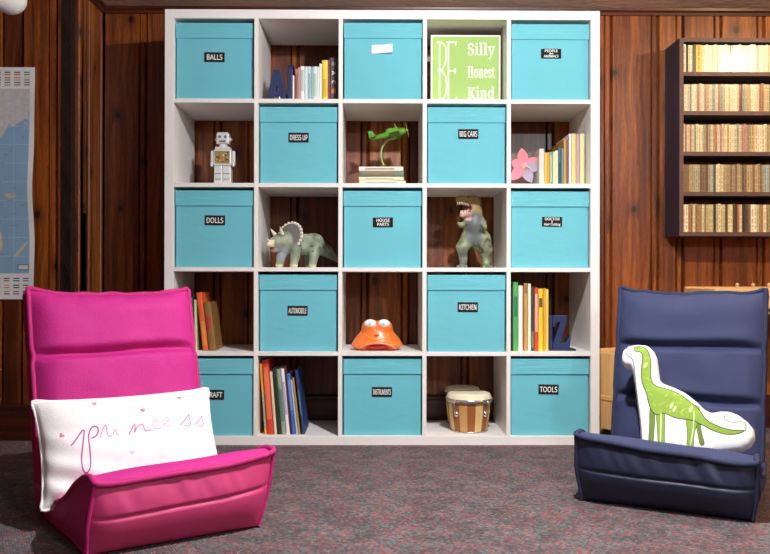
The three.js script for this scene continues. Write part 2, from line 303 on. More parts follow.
// ------------------------------------------------------------------ books
const pageMat = M.page, coverMats = new Map();
const coverMat = (c) => { if (!coverMats.has(c)) coverMats.set(c, std(c, 0.5)); return coverMats.get(c); };
function bookParts(g, t, h, d, colour, band) {   // spine faces +z, origin at the bottom of the spine
  const b = Math.min(0.0022, t * 0.2);
  const spine = new THREE.CylinderGeometry(t / 2, t / 2, h, 10, 1, false, -Math.PI / 2, Math.PI); spine.scale(1, 1, 0.28).translate(0, h / 2, 0);
  mesh('cover', merge([span(-t / 2, -t / 2 + b, 0, h, -d, 0.0005), span(t / 2 - b, t / 2, 0, h, -d, 0.0005), span(-t / 2, t / 2, 0, h, -b, 0.0002), spine]), coverMat(colour), g);
  mesh('pages', span(-t / 2 + b, t / 2 - b, 0.003, h - 0.003, -d + 0.003, -b), pageMat, g);
  if (band) { const [c, v0, v1] = band, s = new THREE.CylinderGeometry(t / 2 * 1.02, t / 2 * 1.02, h * (v1 - v0), 10, 1, true, -0.75, 1.5); s.scale(1, 1, 0.29).translate(0, h * (v0 + v1) / 2, 0.0004); mesh('spine_band', s, coverMat(c), g); }
}
function book(place, group, desc, x, floor, z, t, h, d, colour, band, lean = 0, turn = 0) {
  const g = thing('book', `${desc} ${place}`, 'book', [x, floor, z], turn, group); g.rotation.z = lean; 
  if (lean > 0) { /* pivots on its lower right edge */ g.position.y += Math.sin(lean) * -t / 2 + Math.abs(Math.sin(lean)) * t / 2 * 2; }
  bookParts(g, t, h, d, colour, band); return g;
}
function row(place, group, floor, z, list) { for (const [desc, x0, t, h, colour, band, lean, d] of list) book(place, group, desc, x0 + t / 2, floor + 0.0002, z - (0.004 * rand()), t - 0.0008, h, d || 0.16, colour, band, lean || 0); }
row('in the top row beside the letter A', 'books in the top row', cellB(1), -0.06, [
  ['short thin white book', -0.3845, 0.009, 0.112, '#f4f2ec'], ['thin russet paperback', -0.3735, 0.012, 0.140, '#b0705c', ['#8e4d40', 0.1, 0.85]], ['thin pinkish brown book', -0.3610, 0.010, 0.147, '#c9948a'],
  ['thick white book with grey title', -0.3500, 0.018, 0.151, '#f1f3ee', ['#b9c6c4', 0.3, 0.9]], ['pale mint spined book', -0.3315, 0.013, 0.151, '#dcece2'], ['pale blue spined book', -0.3180, 0.012, 0.151, '#cfe3ea', ['#8db0bd', 0.1, 0.8]],
  ['teal striped book', -0.3055, 0.010, 0.150, '#8cc0c2'], ['off-white book with green title', -0.2950, 0.015, 0.151, '#e8efe4', ['#b7d0b4', 0.15, 0.8]], ['narrow ice white book', -0.2795, 0.009, 0.151, '#eef4f4'], ['white book taller than its neighbours', -0.2700, 0.011, 0.163, '#f6f4ee'],
  ['bright yellow book', -0.2585, 0.025, 0.178, '#e8d53a', ['#d9b028', 0.12, 0.55]], ['thin red book', -0.2330, 0.007, 0.180, '#a8362c'],
]);
{ const g = book('at the right end of the top row', 'books in the top row', 'dark grey book with letters and orange dot', -0.2085, cellB(1) + 0.0002, -0.06, 0.033, 0.188, 0.16, '#4c4748');
  const tex = canvasTexture(64, 384, (x, w, h) => { x.fillStyle = '#4c4748'; x.fillRect(0, 0, w, h); x.fillStyle = '#e6e2da'; x.font = 'bold 56px sans-serif'; x.textAlign = 'center'; x.textBaseline = 'middle'; ['B', 'A', 'C'].forEach((t, i) => { x.save(); x.translate(32, 50 + i * 82); x.rotate(Math.PI / 2); x.fillStyle = i ? '#efece4' : '#a9a6a2'; x.fillText(t, 0, 0); x.restore(); }); x.fillStyle = '#e8663f'; x.beginPath(); x.arc(32, 296, 24, 0, 7); x.fill(); });
  mesh('spine_print', new THREE.PlaneGeometry(0.026, 0.18).translate(0, 0.094, 0.0055), std(0xffffff, 0.5, { map: tex }), g); }
row('on the second row beside the paper flower', 'books in the second row', cellB(2), -0.075, [
  ['pale grey hardback', 0.6700, 0.022, 0.158, '#cfd0c6', null, 0, 0.2], ['narrow golden yellow book', 0.6930, 0.011, 0.142, '#e6b840'], ['orange yellow book', 0.7045, 0.011, 0.143, '#dd9430'], ['sage green book', 0.7160, 0.012, 0.145, '#6d9b84', ['#9fbf9f', 0.1, 0.9]], ['pale green book', 0.7285, 0.010, 0.146, '#c9d3a8'], ['cream book with yellow edge', 0.7390, 0.012, 0.151, '#e6dfb0'],
  ['slate blue book', 0.7515, 0.014, 0.164, '#3d5a72', ['#233a4c', 0.05, 0.6], 0, 0.2], ['dull teal book', 0.7660, 0.009, 0.160, '#5f8f86'], ['tall ochre book', 0.7755, 0.012, 0.200, '#c4953f', null, 0, 0.24], ['tall plum book', 0.7880, 0.010, 0.200, '#7a4b52', null, 0, 0.24], ['tall white book', 0.7985, 0.011, 0.223, '#e4e4e6', null, 0, 0.25], ['tall straw yellow book', 0.8100, 0.019, 0.224, '#d8cf7c', null, 0, 0.25], ['tall mauve book', 0.8295, 0.015, 0.222, '#c29aa0', null, 0, 0.25], ['tall cream book next to the side panel', 0.8450, 0.020, 0.223, '#dcd49a', null, 0, 0.25],
]);
row('behind the pink chair in the fourth row', 'books in the fourth row', cellB(4), -0.05, [
  ['tall black green book', -0.8640, 0.022, 0.262, '#1d2a20'], ['deep teal book', -0.8330, 0.022, 0.236, '#2c4a5c', ['#8fa6ac', 0.3, 0.85]], ['dark forest green book', -0.8105, 0.011, 0.225, '#33513a'], ['slim pale green book', -0.7935, 0.010, 0.215, '#cfe0b0', null, 0.02], 
]);
row('leaning in the fourth row', 'books in the fourth row', cellB(4), -0.05, [
  ['bright orange book with teal top', -0.7590, 0.024, 0.246, '#e0602c', ['#e88a3a', 0.08, 0.5], 0.12, 0.15], ['brown and gold patterned book', -0.7320, 0.030, 0.205, '#8a6432', ['#b0403a', 0.45, 0.7], 0.13, 0.15],
]);
row('in the fourth row beside the letter Z', 'upright books in the fourth row', cellB(4), -0.045, [
  ['very thin charcoal book', 0.5480, 0.006, 0.280, '#33302c'], ['bright green book', 0.5545, 0.022, 0.292, '#4fa85c', ['#1f7a4c', 0.5, 0.8]], ['white spiral bound book', 0.5770, 0.018, 0.277, '#f0f0e6'], ['very thin rust book', 0.5955, 0.005, 0.275, '#a8483c'], ['tan book', 0.6010, 0.016, 0.287, '#c39a52', ['#8e6d34', 0.85, 0.98]], ['ivory book', 0.6175, 0.013, 0.285, '#efe9cf'], ['dark olive book', 0.6310, 0.014, 0.272, '#37463a', ['#7a8a6a', 0.05, 0.3]],
  ['tomato red book', 0.6455, 0.016, 0.269, '#d8452f', ['#e8b0a0', 0.3, 0.9]], ['wide yellow book', 0.6620, 0.020, 0.264, '#efca34', ['#5a5030', 0.7, 0.85]], ['narrow amber book', 0.6825, 0.010, 0.266, '#e2a32c'], ['narrow lemon book', 0.6930, 0.012, 0.262, '#eccb5a'],
]);
row('leaning in the bottom row', 'books in the bottom row', cellB(5), -0.035, [
  ['slim orange book', -0.4950, 0.009, 0.300, '#e09a34', ['#7fb0b0', 0.1, 0.6], 0.075], ['thick red book', -0.4840, 0.028, 0.314, '#cf3a2c', ['#e8734e', 0.2, 0.9], 0.075], ['slim cream book', -0.4540, 0.011, 0.265, '#e6dcae', null, 0.08], ['black green book', -0.4410, 0.016, 0.278, '#2c332e', null, 0.08], ['sage green thick book', -0.4230, 0.018, 0.276, '#8ea486', ['#5f7f74', 0.2, 0.7], 0.085], ['white book', -0.4030, 0.014, 0.278, '#f1eef2', ['#b8b0cc', 0.3, 0.8], 0.09],
  ['narrow maroon book', -0.3870, 0.007, 0.290, '#5f2a30', null, 0.09], ['royal blue book', -0.3780, 0.014, 0.255, '#3f6fb8', ['#6d95cf', 0.4, 0.9], 0.10], ['narrow pale blue book', -0.3620, 0.008, 0.230, '#b9cfe6', null, 0.11], ['narrow ochre book', -0.3520, 0.007, 0.240, '#c8923c', null, 0.115], ['large navy book', -0.3360, 0.010, 0.272, '#24426f', ['#4a74a8', 0.3, 0.7], 0.118, 0.2],
]);
{ // flat stack under the model aeroplane
  let y = cellB(2) + 0.0002; const rows = [['cream book with blue print, bottom of the stack', 0.198, 0.020, '#ddd6b4', 0.004], ['pale ivory book, second from the bottom of the stack', 0.192, 0.016, '#e2dcc0', -0.002], ['brown and green book, third from the bottom of the stack', 0.184, 0.024, '#5f7558', 0.002], ['white book with red lettering, top of the stack', 0.190, 0.019, '#e8dfd0', -0.003]];
  const bands = ['#8fa0a6', '#b9b294', '#a05a34', '#b8806c'];
  rows.forEach(([desc, w, t, colour, turn], i) => {
    const g = thing('book', desc, 'book', [-0.003 + turn, y, -0.075], turn * 8, 'flat stack of books under the aeroplane'), inner = new THREE.Group();
    const b = 0.002, spine = new THREE.CylinderGeometry(t / 2, t / 2, w, 10, 1, false, -Math.PI / 2, Math.PI).scale(1, 1, 0.25).rotateZ(Math.PI / 2).translate(0, t / 2, 0);
    mesh('cover', merge([span(-w / 2, w / 2, 0, b, -0.14, 0), span(-w / 2, w / 2, t - b, t, -0.14, 0), span(-w / 2, w / 2, 0, t, -b, 0.0003), spine]), coverMat(colour), g);
    mesh('pages', span(-w / 2 + 0.003, w / 2 - 0.003, b, t - b, -0.137, -b), pageMat, g);
    mesh('title_strip', span(-w * 0.36, w * 0.3, t * 0.35, t * 0.65, 0.002, t * 0.125 + 0.0008), coverMat(bands[i]), g); y += t + 0.0002;
  });
}

// ------------------------------------------------------------------ letter bookends
{
  const g = thing('letter_bookend', 'navy blue bookend with a letter A in the top row', 'bookend', [-0.45, cellB(1), -0.10]);
  mesh('base_plate', span(-0.055, 0.068, 0, 0.006, -0.06, 0.045, 0.001), M.navyPaint, g);
  mesh('letter_panel', plate([[-0.046, 0.006], [-0.017, 0.137], [0.015, 0.137], [0.046, 0.006], [0.014, 0.006], [0.011, 0.026], [-0.010, 0.026], [-0.013, 0.006]], 0.03, 0.002, [[[-0.006, 0.046], [0.007, 0.046], [0.001, 0.078]]]), M.navyPaint, g);
  const arch = [[-0.05, 0.006], [-0.05, 0.135]]; for (let i = 0; i <= 12; i++) { const a = Math.PI * (1 - i / 12); arch.push([Math.cos(a) * 0.05, 0.135 + Math.sin(a) * 0.030]); } arch.push([0.05, 0.135], [0.05, 0.006]);
  mesh('upright', plate(arch, 0.016, 0.003).rotateY(Math.PI / 2).translate(0.049, 0, 0), M.navyPaint, g);
  mesh('silver_plaque', span(-0.010, 0.012, 0.012, 0.024, 0.0305, 0.0325, 0.001), M.chrome, g);
}
{
  const g = thing('letter_bookend', 'navy blue bookend with a letter Z in the fourth row', 'bookend', [0.75, cellB(4), -0.10]);
  mesh('base_plate', span(-0.040, 0.075, 0, 0.007, -0.06, 0.045, 0.001), M.navyPaint, g);
  mesh('upright', span(-0.040, -0.024, 0.007, 0.150, -0.06, 0.04, 0.004), M.navyPaint, g);
  mesh('letter_panel', plate([[-0.022, 0.150], [0.040, 0.150], [0.040, 0.126], [0.010, 0.032], [0.034, 0.036], [0.050, 0.064], [0.056, 0.060], [0.050, 0.007], [-0.022, 0.007], [-0.022, 0.026], [0.010, 0.124], [-0.008, 0.120], [-0.016, 0.100], [-0.022, 0.102]], 0.032, 0.002), M.navyPaint, g);
}

// ------------------------------------------------------------------ green sign
{
  const tex = canvasTexture(512, 512, (x, w, h) => {
    x.fillStyle = '#f4f6ea'; x.fillRect(0, 0, w, h); x.fillStyle = '#9fc462'; x.fillRect(9, 9, w - 18, h - 18);
    x.strokeStyle = '#f2f8e4'; x.lineWidth = 10; x.lineJoin = 'miter'; x.lineCap = 'butt';
    const L = (...p) => { x.beginPath(); x.moveTo(p[0], p[1]); for (let i = 2; i < p.length; i += 2) x.lineTo(p[i], p[i + 1]); x.stroke(); };
    L(42, 50, 70, 50, 92, 62, 108, 90, 112, 150, 104, 210, 84, 250, 60, 262); L(60, 262, 86, 272, 108, 310, 116, 370, 110, 430, 92, 466, 66, 482, 42, 482); L(62, 50, 62, 482); L(48, 258, 84, 258);
    L(128, 50, 128, 482); L(112, 50, 184, 50, 184, 76); L(128, 262, 176, 262); L(178, 244, 178, 284); L(112, 482, 188, 482, 188, 452);
    x.fillStyle = '#f2f8e4'; x.textAlign = 'left'; x.textBaseline = 'alphabetic';
    [['Silly', 268, 146, 205, 122], ['Honest', 268, 312, 205, 118], ['Kind', 268, 470, 205, 118]].forEach(([t, px, py, wid, size]) => { x.save(); x.font = `bold ${size}px serif`; const m = x.measureText(t).width; x.translate(px, py); x.scale(wid / m, 1); x.fillText(t, 0, 0); x.restore(); });
  });
  const g = thing('word_sign', 'lime green square sign with white words Silly Honest Kind', 'sign', [0.359, cellB(1), -0.112]);
  mesh('frame', span(-0.151, 0.151, 0, 0.303, -0.02, 0, 0.002), M.white, g); mesh('printed_face', new THREE.PlaneGeometry(0.298, 0.299).translate(0, 0.1515, 0.0008), std(0xffffff, 0.6, { map: tex }), g);
}

// ------------------------------------------------------------------ toys
{ // tin robot
  const g = thing('toy_robot', 'silver white toy robot with gold chest panel', 'toy robot', [-0.691, cellB(2), -0.14]), silver = phys(0xe6e8e6, 0.3, { metalness: 0.15, clearcoat: 0.4 }), dark = std(0x6f7474, 0.4), gold = std(0xb48a34, 0.4, { metalness: 0.4 });
  for (const s of [-1, 1]) {
    const legShape = [[-0.0182, 0], [0.0182, 0], [0.0172, 0.086], [-0.0172, 0.086]]; 
    const leg = mesh('leg', plate(legShape, 0.044, 0.003).translate(s * 0.0185, 0.001, -0.022), silver, g);
    mesh('knee_line', merge([span(-0.014, 0.014, 0.052, 0.055, 0.020, 0.0262), span(-0.012, 0.012, 0.028, 0.031, 0.020, 0.0262)]), dark, leg).position.x = s * 0.0185;
    mesh('arm', merge([box(0.013, 0.060, 0.026, s * 0.046, 0.124, 0.004, 0.005), box(0.011, 0.018, 0.03, s * 0.046, 0.093, 0.012, 0.004)]), silver, g);
  }
  mesh('torso', merge([box(0.078, 0.070, 0.052, 0, 0.123, 0, 0.006), box(0.068, 0.012, 0.046, 0, 0.164, 0, 0.005)]), silver, g);
  const panelTex = canvasTexture(128, 96, (x, w, h) => { x.fillStyle = '#a9894a'; x.fillRect(0, 0, w, h); const c = ['#d6a637', '#3f3a2c', '#7d8a78', '#e6d9a6', '#8a5a2a']; const r = rng(5); for (let i = 0; i < 26; i++) { x.fillStyle = c[Math.floor(r() * 5)]; x.beginPath(); x.arc(r() * w, r() * h, 4 + r() * 9, 0, 7); x.fill(); } x.strokeStyle = '#4c4430'; x.lineWidth = 4; for (const a of [32, 64, 96]) { x.beginPath(); x.moveTo(a, 0); x.lineTo(a, h); x.stroke(); } });
  mesh('chest_panel', new THREE.PlaneGeometry(0.056, 0.046).translate(0, 0.124, 0.0268), std(0xffffff, 0.45, { map: panelTex }), g); mesh('chest_frame', merge([box(0.062, 0.003, 0.004, 0, 0.1485, 0.0262), box(0.062, 0.003, 0.004, 0, 0.0995, 0.0262), box(0.003, 0.05, 0.004, -0.0295, 0.124, 0.0262), box(0.003, 0.05, 0.004, 0.0295, 0.124, 0.0262)]), gold, g);
  mesh('neck', merge([cyl(0.021, 0.017, [0, 0.168, 0], [0, 0.184, 0], 20)]), silver, g);
  const head = mesh('head', merge([box(0.054, 0.046, 0.046, 0, 0.206, 0, 0.005), box(0.046, 0.006, 0.038, 0, 0.230, 0, 0.002)]), silver, g);
  for (const s of [-1, 1]) { mesh('ear', merge([cyl(0.009, 0.009, [s * 0.026, 0.204, 0], [s * 0.032, 0.204, 0]), cyl(0.004, 0.004, [s * 0.031, 0.204, 0], [s * 0.037, 0.204, 0])]), silver, head); mesh('eye', cyl(0.006, 0.006, [s * 0.012, 0.213, 0.022], [s * 0.012, 0.213, 0.0245]), dark, head); }
  mesh('mouth_grille', box(0.028, 0.008, 0.003, 0, 0.193, 0.0232, 0.001), dark, head);
}
{ // model aeroplane on a curved stand
  const floor = cellB(2) + 0.0002 + 0.0797 + 0.0003, g = thing('model_aeroplane', 'lime green model aeroplane on a curved stand atop the books', 'model aeroplane', [0.008, floor, -0.14]), green = std(0x5f9a2c, 0.45), pale = std(0x9fb86a, 0.4);
  mesh('stand_base', new THREE.LatheGeometry([[0, 0], [0.034, 0], [0.034, 0.003], [0.016, 0.006], [0.006, 0.014], [0, 0.016]].map((p) => new THREE.Vector2(...p)), 28), green, g);
  mesh('stand_arm', tube([[0, 0.008, 0], [-0.010, 0.035, 0], [-0.014, 0.065, 0], [-0.006, 0.098, 0], [0.016, 0.124, 0], [0.050, 0.134, 0]], 0.0042, 40, 10), pale, g);
  const f = new THREE.Group(); f.position.set(0.02, 0.148, 0); f.rotation.set(0, -0.1, 0.23);
  const at = (geo) => geo.applyMatrix4(new THREE.Matrix4().compose(f.position, new THREE.Quaternion().setFromEuler(f.rotation), V(1, 1, 1)));
  const prof = [[0, -0.082], [0.007, -0.080], [0.010, -0.05], [0.015, -0.01], [0.017, 0.03], [0.016, 0.06], [0.012, 0.074], [0, 0.078]].map((p) => new THREE.Vector2(...p));
  mesh('fuselage', at(merge([new THREE.LatheGeometry(prof, 20).rotateZ(-Math.PI / 2)])), green, g);
  const wing = (span0, chord, x, y) => sheetWing(span0, chord).translate(x, y, 0);
  function sheetWing(s, c) { return plate([[-c / 2, -s], [c * 0.2, -s], [c / 2, -s * 0.85], [c / 2, s * 0.85], [c * 0.2, s], [-c / 2, s]], 0.006, 0.002).rotateX(-Math.PI / 2); }
  mesh('wing', at(wing(0.095, 0.045, 0.026, -0.010)), green, g); mesh('tailplane', at(wing(0.038, 0.026, -0.070, 0.002)), green, g);
  mesh('tail_fin', at(plate([[-0.088, 0], [-0.054, 0.004], [-0.068, 0.034], [-0.086, 0.036]], 0.005, 0.0015).translate(0, 0, -0.0025)), green, g);
  mesh('cockpit', at(merge([ball(0.018, 0.011, 0.010, 0.006, 0.017, 0), box(0.024, 0.012, 0.016, 0.034, 0.018, 0, 0.004)])), green, g);
  mesh('propeller', at(merge([ball(0.006, 0.005, 0.005, 0.081, 0, 0, 12), box(0.002, 0.058, 0.006, 0.082, 0, 0, 0.0009)])), pale, g);
  mesh('mast', at(cyl(0.0022, 0.0012, [0.038, 0.022, 0], [0.032, 0.040, 0], 8)), pale, g);
}
{ // paper flower
  const g = thing('paper_flower', 'pink and lilac paper flower with pointed petals', 'flower', [0.618, cellB(2), -0.15]); const pink = std(0xe68c98, 0.8), lilac = std(0xada2b8, 0.8), cy = 0.093;
  [[1.75, 0.080, pink], [2.85, 0.062, pink], [0.42, 0.078, pink], [-0.18, 0.068, lilac], [-1.18, 0.082, lilac], [-2.35, 0.090, pink]].forEach(([a, len, mat], i) => {
    const pts = [[0, -0.006], [len * 0.45, -0.026], [len * 0.8, -0.017], [len, 0], [len * 0.8, 0.017], [len * 0.45, 0.026], [0, 0.006]];
    const shape = new THREE.Shape(); shape.moveTo(0, -0.005); shape.bezierCurveTo(len * 0.35, -0.034, len * 0.75, -0.024, len, 0); shape.bezierCurveTo(len * 0.75, 0.024, len * 0.35, 0.034, 0, 0.005);
    const p = new THREE.ExtrudeGeometry(shape, { depth: 0.003, bevelEnabled: true, bevelSize: 0.001, bevelThickness: 0.001, bevelSegments: 1, curveSegments: 10 });
    p.rotateY(-0.22).rotateZ(a).translate(0, cy, (i % 2) * 0.003); mesh('petal', p, mat, g);
  });
  mesh('centre', ball(0.016, 0.016, 0.009, 0, cy, 0.010), std(0xd9a8a4, 0.8), g); mesh('stamen', tube([[0, cy, 0.016], [0.016, cy - 0.006, 0.024], [0.026, cy - 0.016, 0.026]], 0.002, 12, 6), std(0xe8c8b8, 0.7), g);
}
const hideBump = { roughness: 0.55, vertexColors: true, color: 0xffffff };
{ // three-horned dinosaur
  const g = thing('toy_triceratops', 'grey green toy three-horned dinosaur with scalloped frill', 'toy dinosaur', [-0.345, cellB(3), -0.15]);
  const hideA = lin('#7a8670'), hideB = lin('#9aa48c'), spot = lin('#4b5244'), greyBlue = lin('#8b93a0'), beakC = lin('#dcd3a8'), mouthC = lin('#a8664c'), frillC = lin('#74746a');
  const fn = V(-0.50, 0.22, 0.84).normalize(), fc = [-0.056, 0.136, 0.045];
  const frill = (x, y, z) => { const dx = x - fc[0], dy = y - fc[1], dz = z - fc[2], n = dx * fn.x + dy * fn.y + dz * fn.z; const r = Math.sqrt(Math.max(0, dx * dx + dy * dy + dz * dz - n * n)); return Math.hypot(Math.max(0, r - 0.055), Math.max(0, Math.abs(n + r * r * 2.4) - 0.003)) - 0.0035; };
  const f0 = blend([bone([-0.045, 0.098, 0.02], [0.045, 0.105, -0.03], 0.046, 0.048), bone([0.04, 0.10, -0.03], [0.10, 0.075, -0.055], 0.040, 0.024), bone([0.10, 0.075, -0.055], [0.158, 0.022, -0.07], 0.024, 0.005),
    bone([-0.075, 0.122, 0.05], [-0.105, 0.108, 0.080], 0.034, 0.027), bone([-0.105, 0.108, 0.080], [-0.134, 0.096, 0.105], 0.024, 0.013),
    bone([-0.085, 0.09, 0.055], [-0.118, 0.072, 0.092], 0.018, 0.010),
    bone([-0.070, 0.085, 0.045], [-0.090, 0.045, 0.055], 0.024, 0.017), bone([-0.090, 0.045, 0.055], [-0.096, 0.012, 0.06], 0.017, 0.017),
    bone([-0.025, 0.085, 0.055], [-0.030, 0.045, 0.06], 0.024, 0.017), bone([-0.030, 0.045, 0.06], [-0.034, 0.012, 0.066], 0.017, 0.018),
    bone([0.050, 0.095, 0.005], [0.048, 0.050, 0.025], 0.034, 0.019), bone([0.048, 0.050, 0.025], [0.042, 0.012, 0.022], 0.018, 0.018),
    bone([0.045, 0.09, -0.06], [0.02, 0.045, -0.07], 0.03, 0.018), bone([0.02, 0.045, -0.07], [0.018, 0.012, -0.07], 0.017, 0.017)], 0.016);
  const f = (x, y, z) => { let d = smin(f0(x, y, z), frill(x, y, z), 0.008); d = Math.max(d, -egg([-0.135, 0.083, 0.105], [0.022, 0.006, 0.022])(x, y, z)); return Math.max(d, -y); };
  const body = sdfGeometry([-0.17, -0.008, -0.11], [0.17, 0.21, 0.14], 0.0042, f, (x, y, z) => {
    let c = mix3(hideA, hideB, clamp(0.5 + 1.4 * N3(x * 30, y * 30, z * 30), 0, 1)); const s = N3(x * 55 + 9, y * 55, z * 55); if (y > 0.07 && x > -0.02) c = mix3(c, spot, smooth(0.28, 0.40, s));
    if (frill(x, y, z) < 0.004) c = frillC; else if (x < -0.112 && y < 0.118) c = y < 0.086 ? mouthC : beakC; else if (x < -0.06 && y < 0.09 && y > 0.03) c = mix3(c, greyBlue, 0.7); if (y < 0.014) c = beakC; return c; });
  mesh('body', body, std(0xffffff, 0.55, { vertexColors: true }), g);
  const bone1 = std(0xe6e2cc, 0.5), horns = [[[-0.112, 0.140, 0.092], [-0.128, 0.163, 0.106]], [[-0.080, 0.142, 0.088], [-0.088, 0.172, 0.106]]]; for (const [a, b] of horns) mesh('horn', cyl(0.009, 0.0015, a, b, 12), bone1, g);
  mesh('nose_horn', cyl(0.008, 0.001, [-0.128, 0.106, 0.102], [-0.142, 0.122, 0.114], 12), bone1, g);
  const q = new THREE.Quaternion().setFromUnitVectors(V(0, 0, 1), fn), tips = []; for (let i = 0; i < 17; i++) { const a = -0.9 + i / 16 * 4.3; const p = V(Math.cos(a) * 0.0605, Math.sin(a) * 0.0605, -0.007).applyQuaternion(q).add(V(...fc)); tips.push(ball(0.0075, 0.0075, 0.0055, p.x, p.y, p.z, 8)); }
  mesh('frill_edge', merge(tips), bone1, g);
  for (const p of [[-0.118, 0.122, 0.098]]) mesh('eye', ball(0.0035, 0.0035, 0.0035, ...p, 10), M.black, g);
}
{ // upright meat eater
  const g = thing('toy_tyrannosaur', 'upright toy meat-eating dinosaur with open red mouth', 'toy dinosaur', [0.398, cellB(3), -0.16]);
  const tan = lin('#a08a50'), green = lin('#6f7758'), greyC = lin('#62686c'), pale = lin('#9aa07c'), dark = lin('#4a4e3c'), pinkish = lin('#c8a090');
  const f0 = blend([bone([0.012, 0.140, -0.02], [0.004, 0.195, 0.005], 0.046, 0.044), bone([0.004, 0.195, 0.005], [0.002, 0.250, 0.012], 0.046, 0.032), bone([0.002, 0.250, 0.012], [-0.004, 0.284, 0.018], 0.032, 0.029),
    bone([-0.002, 0.284, 0.016], [-0.064, 0.294, 0.056], 0.030, 0.018), bone([0.0, 0.256, 0.018], [-0.054, 0.228, 0.060], 0.027, 0.013),
    bone([-0.022, 0.128, 0.0], [-0.050, 0.090, 0.036], 0.036, 0.024), bone([-0.052, 0.090, 0.036], [-0.044, 0.040, 0.014], 0.025, 0.016), bone([-0.044, 0.040, 0.014], [-0.048, 0.010, 0.030], 0.015, 0.014),
    bone([0.042, 0.128, -0.005], [0.052, 0.085, 0.036], 0.038, 0.025), bone([0.052, 0.085, 0.036], [0.052, 0.040, 0.012], 0.024, 0.016), bone([0.056, 0.040, 0.012], [0.052, 0.010, 0.030], 0.015, 0.015),
    bone([-0.032, 0.205, 0.030], [-0.058, 0.184, 0.056], 0.013, 0.008), bone([-0.058, 0.184, 0.056], [-0.072, 0.192, 0.068], 0.008, 0.007), bone([0.040, 0.200, 0.030], [0.046, 0.172, 0.056], 0.013, 0.008),
    bone([0.030, 0.130, -0.04], [0.062, 0.075, -0.10], 0.042, 0.026), bone([0.062, 0.075, -0.10], [0.098, 0.020, -0.15], 0.026, 0.010)], 0.015);
  const toes = []; for (const [fx, fz, s] of [[-0.048, 0.030, -0.25], [0.052, 0.030, 0.1]]) for (const a of [-0.55, 0, 0.55]) toes.push(bone([fx, 0.010, fz], [fx + Math.sin(a + s) * 0.036, 0.006, fz + Math.cos(a + s) * 0.036], 0.011, 0.0065));
  const ft = blend(toes, 0.004), mouth = egg([-0.062, 0.260, 0.062], [0.048, 0.0195, 0.044]);
  const f = (x, y, z) => { let d = smin(f0(x, y, z), ft(x, y, z), 0.008); d = Math.max(d, -mouth(x, y, z)); return Math.max(d, -y); };
  const body = sdfGeometry([-0.11, -0.008, -0.175], [0.13, 0.33, 0.10], 0.0042, f, (x, y, z, n) => {
    let c = mix3(green, pale, clamp(0.5 + 1.5 * N3(x * 34, y * 34, z * 34), 0, 1)); if (y > 0.225) c = mix3(c, tan, smooth(0.225, 0.262, y)); c = mix3(c, greyC, 0.9 * smooth(0.15, 0.6, n.z) * smooth(0.09, 0.12, y) * smooth(0.25, 0.22, y) * smooth(0.045, 0.028, Math.abs(x - 0.002)));
    if (x < -0.012 && y < 0.256 && y > 0.208 && z > 0.025) c = pinkish; const s = N3(x * 60 + 3, y * 60, z * 60); if (x > 0.02) c = mix3(c, dark, smooth(0.22, 0.36, s)); if (y < 0.09 && x < 0) c = mix3(c, greyC, 0.45); if (mouth(x, y, z) < 0.003) c = lin('#6e2230'); return c; });
  mesh('body', body, std(0xffffff, 0.5, { vertexColors: true }), g);
  mesh('tongue', ball(0.026, 0.005, 0.014, -0.036, 0.2440, 0.048, 14), std(0x8e2a34, 0.5), g);
  const teeth = []; for (let i = 0; i < 8; i++) for (const [k, dy] of [[1, -0.009], [-1, 0.009]]) {   // rooted in the edges of the open jaws
    const x = mix(-0.074, -0.026, i / 7), c = 0.260 + k * 0.0205 * Math.sqrt(Math.max(0.05, 1 - ((x + 0.062) / 0.048) ** 2)); let z = 0.11; while (z > 0.02 && f0(x, c + k * 0.004, z) > 0) z -= 0.001; if (z > 0.021) teeth.push(cyl(0.003, 0.0005, [x, c + k * 0.003, z - 0.003], [x, c + dy, z - 0.003], 6)); }
  mesh('teeth', merge(teeth), std(0xf2ecd8, 0.4), g); for (const p of [[-0.028, 0.306, 0.052], [0.016, 0.300, 0.032]]) mesh('eye', ball(0.004, 0.004, 0.004, ...p, 10), M.black, g);
}
